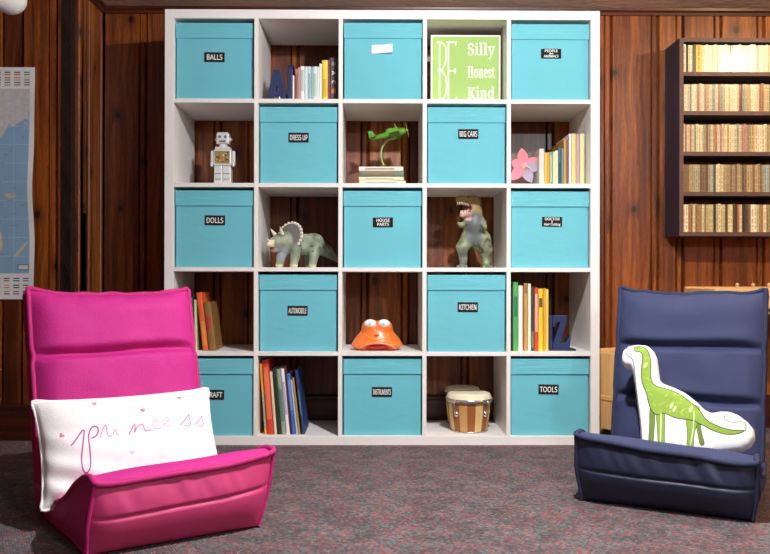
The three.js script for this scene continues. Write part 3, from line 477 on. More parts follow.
{ // orange frog
  const g = thing('toy_frog', 'orange plastic frog toy with white eyes and red mouth', 'toy', [-0.022, cellB(4), -0.09]), orange = phys(0xe8762a, 0.32, { clearcoat: 0.4 });
  const f0 = blend([egg([0, 0.040, -0.01], [0.098, 0.044, 0.066]), egg([0, 0.074, -0.012], [0.066, 0.044, 0.052]), egg([-0.030, 0.104, 0.004], [0.034, 0.026, 0.030]), egg([0.030, 0.104, 0.004], [0.034, 0.026, 0.030]), egg([0, 0.018, 0.0], [0.100, 0.020, 0.070])], 0.02);
  const hole = egg([0.002, 0.0, 0.072], [0.076, 0.030, 0.050]);
  const f = (x, y, z) => Math.max(Math.max(f0(x, y, z), -hole(x, y, z)), -y);
  mesh('head', sdfGeometry([-0.12, -0.006, -0.10], [0.12, 0.15, 0.08], 0.004, f), orange, g);
  mesh('mouth', sdfGeometry([-0.1, -0.004, -0.0], [0.1, 0.05, 0.08], 0.004, (x, y, z) => Math.max(Math.max(hole(x, y, z) - 0.003, f0(x, y, z) + 0.006), -y + 0.001)), std(0xc22a1c, 0.4), g);
  const lip = []; for (let i = 0; i <= 20; i++) { const x = -0.076 + 0.152 * i / 20, y = 0.030 * Math.sqrt(Math.max(0, 1 - (x / 0.0765) ** 2)); let z = 0.09; while (z > 0 && f0(x, y + 0.002, z) > 0) z -= 0.001; lip.push(V(x + 0.002, y + 0.0035, z)); }
  mesh('lip', tube(lip, 0.004, 50, 8), phys(0xf0926a, 0.35, { clearcoat: 0.3 }), g);
  for (const s of [-1, 1]) { const e = mesh('eye', ball(0.027, 0.020, 0.020, s * 0.029, 0.113, 0.020, 22), M.glossWhite, g); mesh('pupil', ball(0.007, 0.008, 0.004, s * 0.029, 0.117, 0.0385, 12), std(0xd9e8ea, 0.3), e); }
  mesh('snout', ball(0.012, 0.007, 0.010, 0.0, 0.068, 0.046), orange, g);
  const smile = []; for (let i = 0; i <= 16; i++) { const a = -1.15 + 2.3 * i / 16, x = Math.sin(a) * 0.050, y = 0.078 - Math.cos(a) * 0.030; let z = 0.09; while (z > 0 && f0(x, y, z) > 0) z -= 0.001; smile.push(V(x, y, z)); }
  mesh('smile', tube(smile, 0.0032, 40, 8), phys(0xf2a03c, 0.3, { clearcoat: 0.4 }), g);
}
{ // bongos
  const g = thing('bongo_drums', 'pair of wooden bongo drums with cream skins and chrome rims', 'bongo drums', [0.378, cellB(5), -0.135]); const lightW = std(0xd9b878, 0.4), darkW = std(0x9a5a2c, 0.4), midW = std(0xc89a5c, 0.4), skin = std(0xe6dcbc, 0.7);
  const drum = (cz, rt, rb, h, cx) => {
    const n = 16;
    for (let i = 0; i < n; i++) { const a0 = i / n * Math.PI * 2 + 0.2, da = Math.PI * 2 / n; const s = sheet(2, 4, (u, v) => { const a = a0 + u * da * 0.985, r = mix(rb, rt, v) + 0.003 * Math.sin(Math.PI * v); return [cx + Math.sin(a) * r, 0.004 + v * (h - 0.004), cz + Math.cos(a) * r]; }); mesh('stave', s, i % 2 ? darkW : i % 4 ? midW : lightW, g); }
    mesh('inner_shell', new THREE.CylinderGeometry(rt - 0.004, rb - 0.004, h - 0.004, 32).translate(cx, h / 2 + 0.002, cz), midW, g);
    mesh('drum_skin', new THREE.LatheGeometry([[0, h + 0.016], [rt - 0.012, h + 0.016], [rt - 0.003, h + 0.012], [rt + 0.004, h - 0.006], [rt + 0.003, h - 0.014]].map((p) => new THREE.Vector2(...p)), 44).translate(cx, 0, cz), skin, g);
    mesh('rim', merge([new THREE.TorusGeometry(rt + 0.006, 0.0045, 10, 48).rotateX(Math.PI / 2).translate(cx, h - 0.010, cz), new THREE.CylinderGeometry(rt + 0.0075, rt + 0.0065, 0.012, 48, 1, true).translate(cx, h - 0.016, cz)]), M.chrome, g);
    mesh('bottom_ring', new THREE.TorusGeometry(rb + 0.001, 0.003, 8, 44).rotateX(Math.PI / 2).translate(cx, 0.004, cz), M.chrome, g);
    for (const a of [-0.72, 0.72, 2.4, -2.4]) { const p = (r, y) => [cx + Math.sin(a) * r, y, cz + Math.cos(a) * r]; mesh('tuning_lug', merge([tube([p(rt + 0.012, h - 0.018), p(rt + 0.014, h - 0.035), p(rt + 0.006, h - 0.070)], 0.0032, 14, 8), ball(0.010, 0.013, 0.010, ...p(mix(rb, rt, 0.55) + 0.004, h * 0.55), 12), ball(0.007, 0.006, 0.007, ...p(rt + 0.013, h - 0.016), 10)]), M.chrome, g); }
  };
  drum(0.0, 0.094, 0.078, 0.150, 0); drum(-0.182, 0.078, 0.066, 0.150, -0.010); mesh('joining_block', span(-0.03, 0.02, 0.05, 0.10, -0.112, -0.088), darkW, g);
}

// ------------------------------------------------------------------ wall rack of discs
{
  const X0 = 1.331, X1 = 2.03, F = -0.235, B = WALL_Z + 0.001, Y = [0.890, 1.070, 1.250, 1.432, 1.608, 1.760], t = 0.018;
  const g = thing('disc_rack', 'dark purple brown wall rack holding rows of discs', 'shelf', [X0, Y[0], B]);
  const put = (name, geo, m) => mesh(name, geo.translate(-X0, -Y[0], -B), m, g);
  put('side_panel', span(X0, X0 + t, Y[0], Y[5] + t, B, F, 0.001), M.rack); put('side_panel', span(X1 - t, X1, Y[0], Y[5] + t, B, F, 0.001), M.rack);
  Y.forEach((y, i) => { put(i === 0 ? 'bottom_board' : i === 5 ? 'top_board' : 'shelf_board', span(X0 + t, X1 - t, y, y + t, B, F, 0.001), M.rack); });
  put('edge_trim', span(X0, X0 + t, Y[0], Y[5] + t, F, F + 0.002), M.rackEdge); Y.forEach((y) => put('edge_trim', span(X0 + t, X1 - t, y, y + t, F, F + 0.002), M.rackEdge));
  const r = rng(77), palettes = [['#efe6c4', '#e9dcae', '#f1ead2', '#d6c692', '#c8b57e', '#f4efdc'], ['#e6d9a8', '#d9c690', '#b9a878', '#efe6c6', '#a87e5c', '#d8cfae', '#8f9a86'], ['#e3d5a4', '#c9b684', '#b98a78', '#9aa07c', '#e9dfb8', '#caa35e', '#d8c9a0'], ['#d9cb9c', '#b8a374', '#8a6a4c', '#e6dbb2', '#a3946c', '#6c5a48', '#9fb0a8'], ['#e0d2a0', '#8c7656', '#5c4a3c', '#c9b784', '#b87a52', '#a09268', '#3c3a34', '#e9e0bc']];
  const mats = new Map(), spineTex = [0, 1, 2, 3].map((k) => canvasTexture(16, 256, (x, w, h) => { const q = rng(90 + k); x.fillStyle = '#fff'; x.fillRect(0, 0, w, h); x.fillStyle = '#b3aa9c'; let y = 14 + q() * 40; while (y < 236) { const L = 4 + q() * 12; if (q() > 0.25) x.fillRect(5, y, 6, L); y += L + 3; } }));
  const mat = (c, k) => { const id = c + k; if (!mats.has(id)) mats.set(id, phys(c, 0.3, { map: spineTex[k], clearcoat: 0.5, clearcoatRoughness: 0.15 })); return mats.get(id); };
  const caseGeo = new Map(); const geoFor = (w, h) => { const id = w.toFixed(4) + h.toFixed(3); if (!caseGeo.has(id)) { const a = plate([[-w / 2, 0], [w / 2, 0], [w / 2, h], [-w / 2, h]], 0.138, 0.0008); const p = a.attributes.position, uv = a.attributes.uv; for (let i = 0; i < p.count; i++) uv.setXY(i, p.getX(i) / w + 0.5, p.getY(i) / h); caseGeo.set(id, a.translate(0, 0.0, -0.1385)); } return caseGeo.get(id); };
  const ordinal = (n) => n + (n % 100 > 10 && n % 100 < 14 ? 'th' : ['th', 'st', 'nd', 'rd'][n % 10] || 'th');
  const rowName = ['bottom', 'fourth', 'third', 'second', 'top'];
  for (let k = 0; k < 5; k++) {
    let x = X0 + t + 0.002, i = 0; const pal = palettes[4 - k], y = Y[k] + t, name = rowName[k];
    while (x < X1 - t - 0.0165) {
      let w = [0.0104, 0.0104, 0.0104, 0.0118, 0.0146, 0.0104][Math.floor(r() * 6)], c = pal[Math.floor(r() * pal.length)], label = `disc case, ${ordinal(i + 1)} from the left in the ${name} rack row`, grp = `disc cases in the ${name} row`, h = 0.124 + (r() < 0.12 ? 0.004 : 0);
      if (k === 4 && i === 1) { c = '#2e3526'; label = 'dark olive disc case near the left end of the top rack row'; }
      if (k === 4 && i === 4) { c = '#1f3a2a'; w = 0.0146; h = 0.128; label = 'dark green disc case left of the yellow one'; }
      if (k === 4 && i === 5) { c = '#e0bf2c'; w = 0.026; h = 0.126; label = 'wide yellow disc box in the top rack row'; }
      if (k === 4 && i === 17) { c = '#1c1a1c'; label = 'black disc case among pale ones in the top rack row'; }
      if (k === 3 && i === 22) { c = '#6e2620'; label = 'dark red disc case in the second rack row'; }
      if (k === 2 && i === 10) { c = '#a04a44'; label = 'brick red disc case in the third rack row'; }
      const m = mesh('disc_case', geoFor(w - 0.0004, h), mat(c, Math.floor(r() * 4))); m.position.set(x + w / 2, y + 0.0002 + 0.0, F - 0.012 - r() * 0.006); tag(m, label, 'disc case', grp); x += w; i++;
    }
  }
}

// ------------------------------------------------------------------ map poster on the left wall
{
  const tex = canvasTexture(1024, 1024, (x, w, h) => {
    x.fillStyle = '#eef0ee'; x.fillRect(0, 0, w, h); const q = rng(14), flags = ['#b8483c', '#4a5a8a', '#4a7a50', '#d9b63c', '#3a3a3a', '#c07a70'];
    const flag = (px, py) => { const a = flags[Math.floor(q() * 6)], b = flags[Math.floor(q() * 6)]; x.fillStyle = '#fafafa'; x.fillRect(px, py, 27, 15); x.fillStyle = a; x.fillRect(px, py, 27, 5); x.fillStyle = b; x.fillRect(px, py + 10, 27, 5); };
    for (let i = 0; i < 22; i++) for (const py of [20, 44, 66]) flag(1024 - 52 - i * 44, py); for (let i = 0; i < 22; i++) for (const py of [930, 960, 988]) flag(1024 - 52 - i * 44, py);
    x.fillStyle = '#8fb6d6'; x.fillRect(30, 96, w - 54, 814);
    const land = (c, pts) => { x.fillStyle = c; x.beginPath(); pts.forEach((p, i) => (i ? x.lineTo(...p) : x.moveTo(...p))); x.closePath(); x.fill(); };
    land('#c9cbc6', [[1000, 96], [1000, 190], [985, 228], [960, 236], [930, 262], [905, 252], [880, 300], [850, 320], [800, 300], [760, 360], [700, 400], [600, 380], [500, 420], [400, 380], [300, 400], [200, 340], [60, 360], [30, 96]]);
    x.fillStyle = '#d9dde0'; for (let i = 0; i < 500; i++) { x.globalAlpha = 0.4; x.beginPath(); x.arc(400 + q() * 600, 100 + q() * 170, 2 + q() * 8, 0, 7); x.fill(); } x.globalAlpha = 1;
    land('#e3c9a0', [[640, 700], [700, 660], [760, 672], [800, 640], [830, 690], [872, 730], [880, 790], [850, 850], [780, 850], [720, 820], [660, 810]]); land('#d6cfa8', [[985, 770], [992, 776], [960, 812], [940, 838], [930, 834], [955, 800]]); land('#c2c9b0', [[880, 560], [930, 556], [950, 574], [905, 580]]);
    x.strokeStyle = '#b7d0e4'; x.lineWidth = 2; for (let i = 1; i < 10; i++) { x.beginPath(); x.moveTo(30, 96 + i * 82); x.lineTo(1000, 96 + i * 82); x.stroke(); x.beginPath(); x.moveTo(30 + i * 100, 96); x.lineTo(30 + i * 100, 910); x.stroke(); }
    x.fillStyle = '#dfe6ea'; x.fillRect(948, 872, 48, 22); x.strokeStyle = '#42506a'; x.lineWidth = 3; x.strokeRect(948, 872, 48, 22);
    x.fillStyle = '#5a6a84'; for (let i = 0; i < 90; i++) x.fillRect(720 + q() * 250, 300 + q() * 560, 3 + q() * 12, 2);
  });
  const m = mesh('map_poster', sheet(30, 30, (u, v) => [-2.44 + 0.943 * u + (u > 0.9 ? 0.004 * Math.sin(v * 9) : 0), 0.605 + 0.998 * v, JOG_Z + 0.004 + 0.010 * Math.pow(u, 14) * (0.5 + 0.5 * Math.sin(v * 17)) + 0.002 * Math.sin(v * 7 + u * 5)], false), std(0xffffff, 0.45, { map: tex, side: THREE.DoubleSide }));
  tag(m, 'world map poster with blue sea on the left wall', 'poster');
}
{ // pipe under the ceiling in the corner
  const g = thing('ceiling_pipe', 'white rounded pipe end hanging below the ceiling', 'pipe', [-1.425, CEILING, 0.28]); const a = [0, -0.202, 0], b = [-0.62, -0.085, 1.5];
  mesh('pipe', merge([cyl(0.058, 0.058, a, b, 28), ball(0.058, 0.058, 0.058, ...a, 24)]), M.white, g);
  for (const t of [0.16, 0.7]) { const p = [mix(a[0], b[0], t), mix(a[1], b[1], t), mix(a[2], b[2], t)]; mesh('hanger_strap', merge([new THREE.TorusGeometry(0.060, 0.003, 8, 30).rotateY(-0.39).translate(...p), cyl(0.004, 0.004, [p[0], p[1] + 0.05, p[2]], [p[0], 0, p[2]], 8)]), M.chrome, g); }
}

// ------------------------------------------------------------------ pale wooden furniture at the right
{
  const g = thing('wooden_bench', 'small pale wooden bench between the bookcase and the navy chair', 'bench', [1.175, 0, -0.19], 0.45); const m = M.paleWood;
  mesh('back_panel', span(-0.17, 0.17, 0.16, 0.385, -0.115, -0.10, 0.003), m, g); mesh('back_rail', span(-0.20, 0.20, 0.355, 0.388, -0.12, -0.085, 0.005), m, g);
  for (const s of [-1, 1]) { mesh('side_panel', plate([[-0.13, 0.0], [-0.11, 0.0], [-0.07, 0.04], [0.07, 0.04], [0.11, 0.0], [0.135, 0.0], [0.135, 0.175], [0.07, 0.185], [0.055, 0.36], [0.04, 0.372], [-0.13, 0.372]], 0.018, 0.002).rotateY(-Math.PI / 2).translate(s * 0.185 + 0.009, 0, 0), m, g); }
  mesh('seat', span(-0.20, 0.20, 0.165, 0.187, -0.10, 0.145, 0.005), m, g); mesh('front_panel', span(-0.176, 0.176, 0.045, 0.165, 0.112, 0.127, 0.003), m, g);
  mesh('peg', cyl(0.006, 0.006, [-0.20, 0.325, -0.11], [-0.210, 0.325, -0.11]), M.black, g);
}
{
  const g = thing('play_table', 'pale wooden play table rim showing behind the navy chair', 'table', [1.81, 0, -0.20]); const m = M.paleWood;
  mesh('table_top', span(-0.40, 0.40, 0.555, 0.575, -0.19, 0.16, 0.002), m, g);
  mesh('front_rail', span(-0.40, 0.40, 0.548, 0.655, 0.142, 0.16, 0.003), m, g); mesh('back_rail', span(-0.40, 0.40, 0.548, 0.662, -0.19, -0.172, 0.003), m, g);
  for (const s of [-1, 1]) mesh('end_rail', span(s * 0.391 - 0.009, s * 0.391 + 0.009, 0.548, 0.655, -0.172, 0.142, 0.003), m, g);
  for (const x of [-0.36, 0.36]) for (const z of [-0.15, 0.12]) mesh('leg', span(x - 0.022, x + 0.022, 0, 0.555, z - 0.022, z + 0.022, 0.004), m, g);
  for (let i = 0; i < 10; i++) mesh('peg', merge([cyl(0.006, 0.005, [-0.30 + i * 0.068, 0.650, 0.151], [-0.30 + i * 0.068, 0.668, 0.151], 10), ball(0.008, 0.008, 0.008, -0.30 + i * 0.068, 0.672, 0.151, 10)]), m, g);
}

// ------------------------------------------------------------------ floor chairs
function floorChair(o) {
  const g = thing('floor_chair', o.label, 'floor chair', [o.x, 0, o.z], o.yaw), w = o.w / 2, wb = o.wb / 2, RY = o.ridge, wr = (x, y, z, k) => N3(x * k, y * k, z * k);
  // seat: thick at the front, low at the crease
  const topAt = (s, v) => { const y = mix(RY, 0.078, smooth(0.10, 0.62, v)) + 0.012 * smooth(0, 0.07, v) * smooth(0.35, 0.1, v) + 0.016 * (1 - Math.pow(Math.abs(s), 4)) * Math.sin(Math.PI * clamp(v * 1.1, 0, 1)) + 0.010 * Math.pow(Math.abs(s), 10) * Math.pow(1 - v, 8); return [s * mix(w, wb, v) * (1 - 0.015 * Math.sin(v * 6)) + o.shear * Math.pow(1 - v, 2), y + 0.006 * wr(s * w, v, 1 + o.x, 6) + o.tilt * s * Math.pow(1 - v, 2), mix(o.lip, -o.d - 0.02, v) - 0.012 * (1 - s * s) * (1 - v) * 0 + 0.012 * (1 - v) * (0.5 - s * s)]; };
  const frontAt = (s, t) => { const top = topAt(s, 0), k = 1 - Math.pow(Math.abs(s), 8), fold = Math.exp(-Math.pow((t - 0.55 - 0.03 * s) / 0.025, 2)); const bulge = (0.030 * Math.sin(Math.PI * Math.pow(t, 0.8)) - 0.008 * fold + 0.006 * smooth(0.5, 0.75, t) * wr(s * 2.4 + t * 0.7, t * 0.4, o.x, 3)) * k;
    return [(top[0] - o.shear) * mix(0.955, 1, smooth(0, 0.5, t)) + o.shear * t, mix(0.006, top[1] - 0.004, t), mix(0.0, top[2] - 0.004, t) + bulge]; };
  const U = (u) => u * 2 - 1;
  const sideAt = (sg) => (v, t) => { const top = topAt(sg, v), f = frontAt(sg, t); const zb = mix(0.0, -o.d - 0.02, v); const sh = o.shear * Math.pow(1 - v, 2); return [(top[0] - sh) * mix(0.955, 1, smooth(0, 0.5, t)) + sh * t + sg * 0.008 * Math.sin(Math.PI * t), mix(0.006, top[1], t), mix(zb, top[2], t)]; };
  mesh('seat', merge([sheet(40, 40, (u, v) => topAt(U(u), v), false), sheet(24, 8, sideAt(1), false), sheet(24, 8, sideAt(-1), true), sheet(10, 10, (u, v) => [U(u) * mix(w, wb, v) * 0.955, 0.006, mix(0, -o.d - 0.02, v)], true), sheet(10, 4, (u, v) => { const t = topAt(U(u), 1); return [t[0], mix(0.006, t[1], v), t[2]]; }, true)]), o.fabric, g);
  mesh('front_panel', sheet(72, 40, (u, v) => frontAt(U(u), v)), o.front, g);
  const seatPipe = []; for (let i = 0; i <= 20; i++) seatPipe.push(V(...topAt(-1, 1 - i / 20))); for (let i = 1; i < 24; i++) seatPipe.push(V(...topAt(-1 + i / 12, 0))); for (let i = 0; i <= 20; i++) seatPipe.push(V(...topAt(1, i / 20)));
  const edge = (sg) => { const p = []; for (let i = 0; i <= 8; i++) p.push(V(...frontAt(sg, i / 8))); return tube(p, 0.0065, 24, 8); };
  const low = (sg) => { const p = []; for (let i = 0; i <= 8; i++) { const q = sideAt(sg)(i / 8, 0); p.push(V(q[0], 0.009, q[2])); } return tube(p, 0.0065, 24, 8); };
  mesh('piping', merge([tube(seatPipe, 0.0085, 160, 8), edge(-1), edge(1), low(-1), low(1)]), o.pipe, g);
  // backrest: three padded sections
  const A = V(0, 0.055, -o.d), B = V(0, o.H, -o.d - o.a), L = A.distanceTo(B), up = B.clone().sub(A).normalize(), n = V(0, -up.z, up.y);
  const seam = (v, s) => o.seams.reduce((m, q) => Math.min(m, 1 - 0.9 * Math.exp(-Math.pow((v - q - 0.006 * Math.sin(s * 3 + q * 9)) / 0.022, 2))), 1);
  const backAt = (side) => (s, v) => {
    const e = (1 - Math.pow(Math.abs(s), 7)) * (1 - Math.pow(Math.abs(2 * v - 1), 12)), pad = e * (0.25 + 0.75 * seam(v, s)), pinch = 1 - 0.018 * (1 - seam(v, s)) - 0.02 * Math.pow(1 - v, 2);
    const off = side > 0 ? 0.012 + 0.052 * pad + 0.006 * e * wr(s * 0.4, v, 3 + o.x, 7) : -0.045 - 0.025 * pad, vv = v * L + (v > 0.8 ? (v - 0.8) / 0.2 : 0) * (0.010 * Math.pow(Math.abs(s), 6) - 0.012 * (1 - s * s) + 0.008 * wr(s * 2.3, 0.5, o.x, 2));
    const p = A.clone().addScaledVector(up, vv).addScaledVector(n, off); return [s * wb * pinch, p.y, p.z];
  };
  const F = backAt(1), K = backAt(-1), band = (fn) => (u, v) => { const p = fn(u, 1), q = fn(u, -1); return [mix(q[0], p[0], v) , mix(q[1], p[1], v), mix(q[2], p[2], v)]; };
  const ring = (f) => { const p = []; for (let i = 0; i <= 24; i++) p.push(V(...f(-1, i / 24))); for (let i = 1; i < 20; i++) p.push(V(...f(-1 + i / 10, 1))); for (let i = 0; i <= 24; i++) p.push(V(...f(1, 1 - i / 24))); return p; };
  const back = mesh('backrest', merge([sheet(48, 96, (u, v) => F(U(u), v), false), sheet(30, 40, (u, v) => K(U(u), v), true),
    sheet(24, 3, band((u, k) => (k > 0 ? F : K)(1, u)), true), sheet(24, 3, band((u, k) => (k > 0 ? F : K)(-1, u)), false), sheet(24, 3, band((u, k) => (k > 0 ? F : K)(U(u), 1)), false), sheet(24, 3, band((u, k) => (k > 0 ? F : K)(U(u), 0)), true)]), o.fabric, g);
  mesh('piping', merge([tube(ring(F), 0.0085, 200, 8), tube(ring(K), 0.0075, 200, 8)]), o.pipe, back);
  return g;
}
const velvet = phys(0xbc1c7e, 0.75, { sheen: 0.6, sheenRoughness: 0.4, sheenColor: new THREE.Color(0xff5fb8), bumpMap: plushBump, bumpScale: 0.0015 });
const PINK = { label: 'hot pink velvet floor chair with white princess pillow', x: -0.545, z: 1.257, yaw: 0.565, w: 0.485, wb: 0.518, d: 0.476, a: 0.198, H: 0.648, ridge: 0.188, lip: 0.026, shear: 0.026, tilt: 0.012, seams: [0.36, 0.665], fabric: velvet, front: phys(0xc2386f, 0.55, { sheen: 0.3, sheenRoughness: 0.4, sheenColor: new THREE.Color(0xff8ab8) }), pipe: phys(0xb81a6e, 0.75, { sheen: 0.5, sheenColor: new THREE.Color(0xff5fb8) }) };
const NAVY = { label: 'navy blue floor chair with green dinosaur pillow', x: 0.837, z: 0.975, yaw: -0.491, w: 0.515, wb: 0.499, d: 0.444, a: 0.172, H: 0.648, ridge: 0.183, lip: 0.030, shear: 0, tilt: -0.018, seams: [0.355, 0.66], fabric: std(0x2c3558, 0.8, { bumpMap: weaveBump, bumpScale: 0.0006 }), front: phys(0x171d36, 0.5, { sheen: 0.3, sheenColor: new THREE.Color(0x5a6a9a) }), pipe: std(0x1c2444, 0.8) };
floorChair(PINK); floorChair(NAVY);

// ------------------------------------------------------------------ pillows
function pillowFrame(c, A, B) { // plane standing in a chair: A, B = (y, z) of its foot and head in the chair's frame
  const m = new THREE.Matrix4().makeRotationY(c.yaw).setPosition(c.x, 0, c.z), up = V(0, B[0] - A[0], B[1] - A[1]).normalize(), r = V(1, 0, 0), n = r.clone().cross(up);
  return m.multiply(new THREE.Matrix4().makeBasis(r, up, n).setPosition(0, A[0], A[1]));
}
{
  const W = 0.53, H = 0.315, cx = -0.022, cy = 0.112, tex = canvasTexture(1024, 608, (x, w, h) => {
    x.fillStyle = '#e9e8e6'; x.fillRect(0, 0, w, h); const P = ([a, b]) => [((a - cx) / W + 0.5) * w, (0.5 - (b - cy) / H) * h];
    const strokes = { p: [[-0.2057, 0.1132], [-0.1909, 0.1278], [-0.177, 0.1459], [-0.1669, 0.1564], [-0.1645, 0.1495], [-0.1722, 0.1191], [-0.1806, 0.0796], [-0.1834, 0.0519], [-0.1801, 0.0332], [-0.1711, 0.0265], [-0.1618, 0.0372], [-0.1571, 0.0606], [-0.1563, 0.0969], [-0.1559, 0.1296], [-0.1506, 0.1514], [-0.1385, 0.1634], [-0.1265, 0.1605], [-0.125, 0.1453], [-0.1343, 0.1313], [-0.1469, 0.1278]],
      r: [[-0.1225, 0.1259], [-0.1156, 0.146], [-0.1059, 0.1634], [-0.1001, 0.1594], [-0.1033, 0.1446], [-0.1008, 0.126], [-0.0911, 0.1282]], i: [[-0.0862, 0.1302], [-0.0773, 0.152], [-0.0779, 0.1335], [-0.0707, 0.1277]], n: [[-0.0405, 0.1269], [-0.0281, 0.1485], [-0.0204, 0.158], [-0.0222, 0.1377], [-0.0275, 0.128], [-0.0155, 0.1455], [-0.001, 0.156], [0.0045, 0.1486], [0.0043, 0.1348], [0.012, 0.1306], [0.0224, 0.1346]],
      c: [[0.0528, 0.161], [0.0452, 0.167], [0.0339, 0.1577], [0.0315, 0.1406], [0.0423, 0.1342], [0.0564, 0.1397]], e: [[0.0624, 0.146], [0.0786, 0.1531], [0.0838, 0.1649], [0.0762, 0.171], [0.066, 0.1596], [0.0666, 0.1404], [0.0852, 0.1402]], s: [[0.118, 0.142], [0.1358, 0.1562], [0.1532, 0.1778], [0.1489, 0.162], [0.155, 0.1454], [0.1427, 0.1342], [0.1279, 0.1393]], s2: [[0.1662, 0.1389], [0.1842, 0.1514], [0.2001, 0.1715], [0.1956, 0.1556], [0.2019, 0.1406], [0.1896, 0.1311], [0.1763, 0.136]] };
    x.lineCap = x.lineJoin = 'round';
    for (const [k, pts] of Object.entries(strokes)) { const q = pts.map(P); x.strokeStyle = { p: '#b0408a', r: '#cf8cb2', i: '#d9a6c4', n: '#b45c9c', c: '#cf9cba', e: '#d9aec8', s: '#b873a2', s2: '#b873a2' }[k]; x.lineWidth = k === 'p' ? 7.5 : 6; x.beginPath(); x.moveTo(...q[0]); for (let i = 1; i < q.length - 1; i++) x.quadraticCurveTo(...q[i], (q[i][0] + q[i + 1][0]) / 2, (q[i][1] + q[i + 1][1]) / 2); x.lineTo(...q[q.length - 1]); x.stroke(); }
    for (const [p, s, c, a] of [[[-0.2301, 0.146], 17, '#d878a8', 0.9], [[-0.1243, 0.2384], 17, '#cf86a0', 0], [[0.0106, 0.2001], 17, '#e06ca0', 0], [[0.1306, 0.2341], 16, '#c9758f', 0], [[-0.0386, 0.0722], 16, '#f0c2d6', 0.2]]) { const [px, py] = P(p); x.save(); x.translate(px, py); x.rotate(a); x.fillStyle = c; x.beginPath(); x.moveTo(0, s * 0.8); x.bezierCurveTo(-s * 1.5, -s * 0.3, -s * 0.6, -s * 1.3, 0, -s * 0.4); x.bezierCurveTo(s * 0.6, -s * 1.3, s * 1.5, -s * 0.3, 0, s * 0.8); x.fill(); x.restore(); }
  });
  const g = thing('throw_pillow', 'white oblong pillow embroidered princess with pink hearts', 'pillow'); pillowFrame(PINK, [0.10, -0.30], [0.38, -0.45]).decompose(g.position, g.quaternion, g.scale);
  const face = (sg) => (u, v) => { const a = u * 2 - 1, b = v * 2 - 1, e = Math.pow(Math.max(0, (1 - Math.pow(Math.abs(a), 4)) * (1 - Math.pow(Math.abs(b), 3.2))), 0.55), pull = 1 - 0.05 * (1 - b * b) * Math.pow(Math.abs(a), 3), pullY = 1 - 0.06 * (1 - a * a) * Math.pow(Math.abs(b), 3);
    const wrk = 0.006 * N3(a * 3 + 4, b * 2.2, sg) + 0.007 * Math.exp(-Math.pow((Math.hypot(a + 1, b * 0.6 + 0.6)) / 0.6, 2)) * Math.sin((a * 8 + b * 14)); return [cx + a * W / 2 * pull, cy + b * H / 2 * pullY, sg * (0.055 * e + wrk * Math.min(1, e * 2)) ]; };
  const plush = std(0xffffff, 0.85, { map: tex, bumpMap: plushBump, bumpScale: 0.001 });
  mesh('cover', sheet(72, 48, face(1)), plush, g); mesh('back_cover', sheet(36, 24, face(-1), true), std(0xf2f1f0, 0.9), g);
  const rim = []; for (let i = 0; i < 40; i++) { const t = i / 10; const p = t < 1 ? [t, 0] : t < 2 ? [1, t - 1] : t < 3 ? [3 - t, 1] : [0, 4 - t]; rim.push(V(...face(1)(...p))); } mesh('seam', tube(rim, 0.004, 160, 6, true), std(0xf2f1f0, 0.9), g);
}
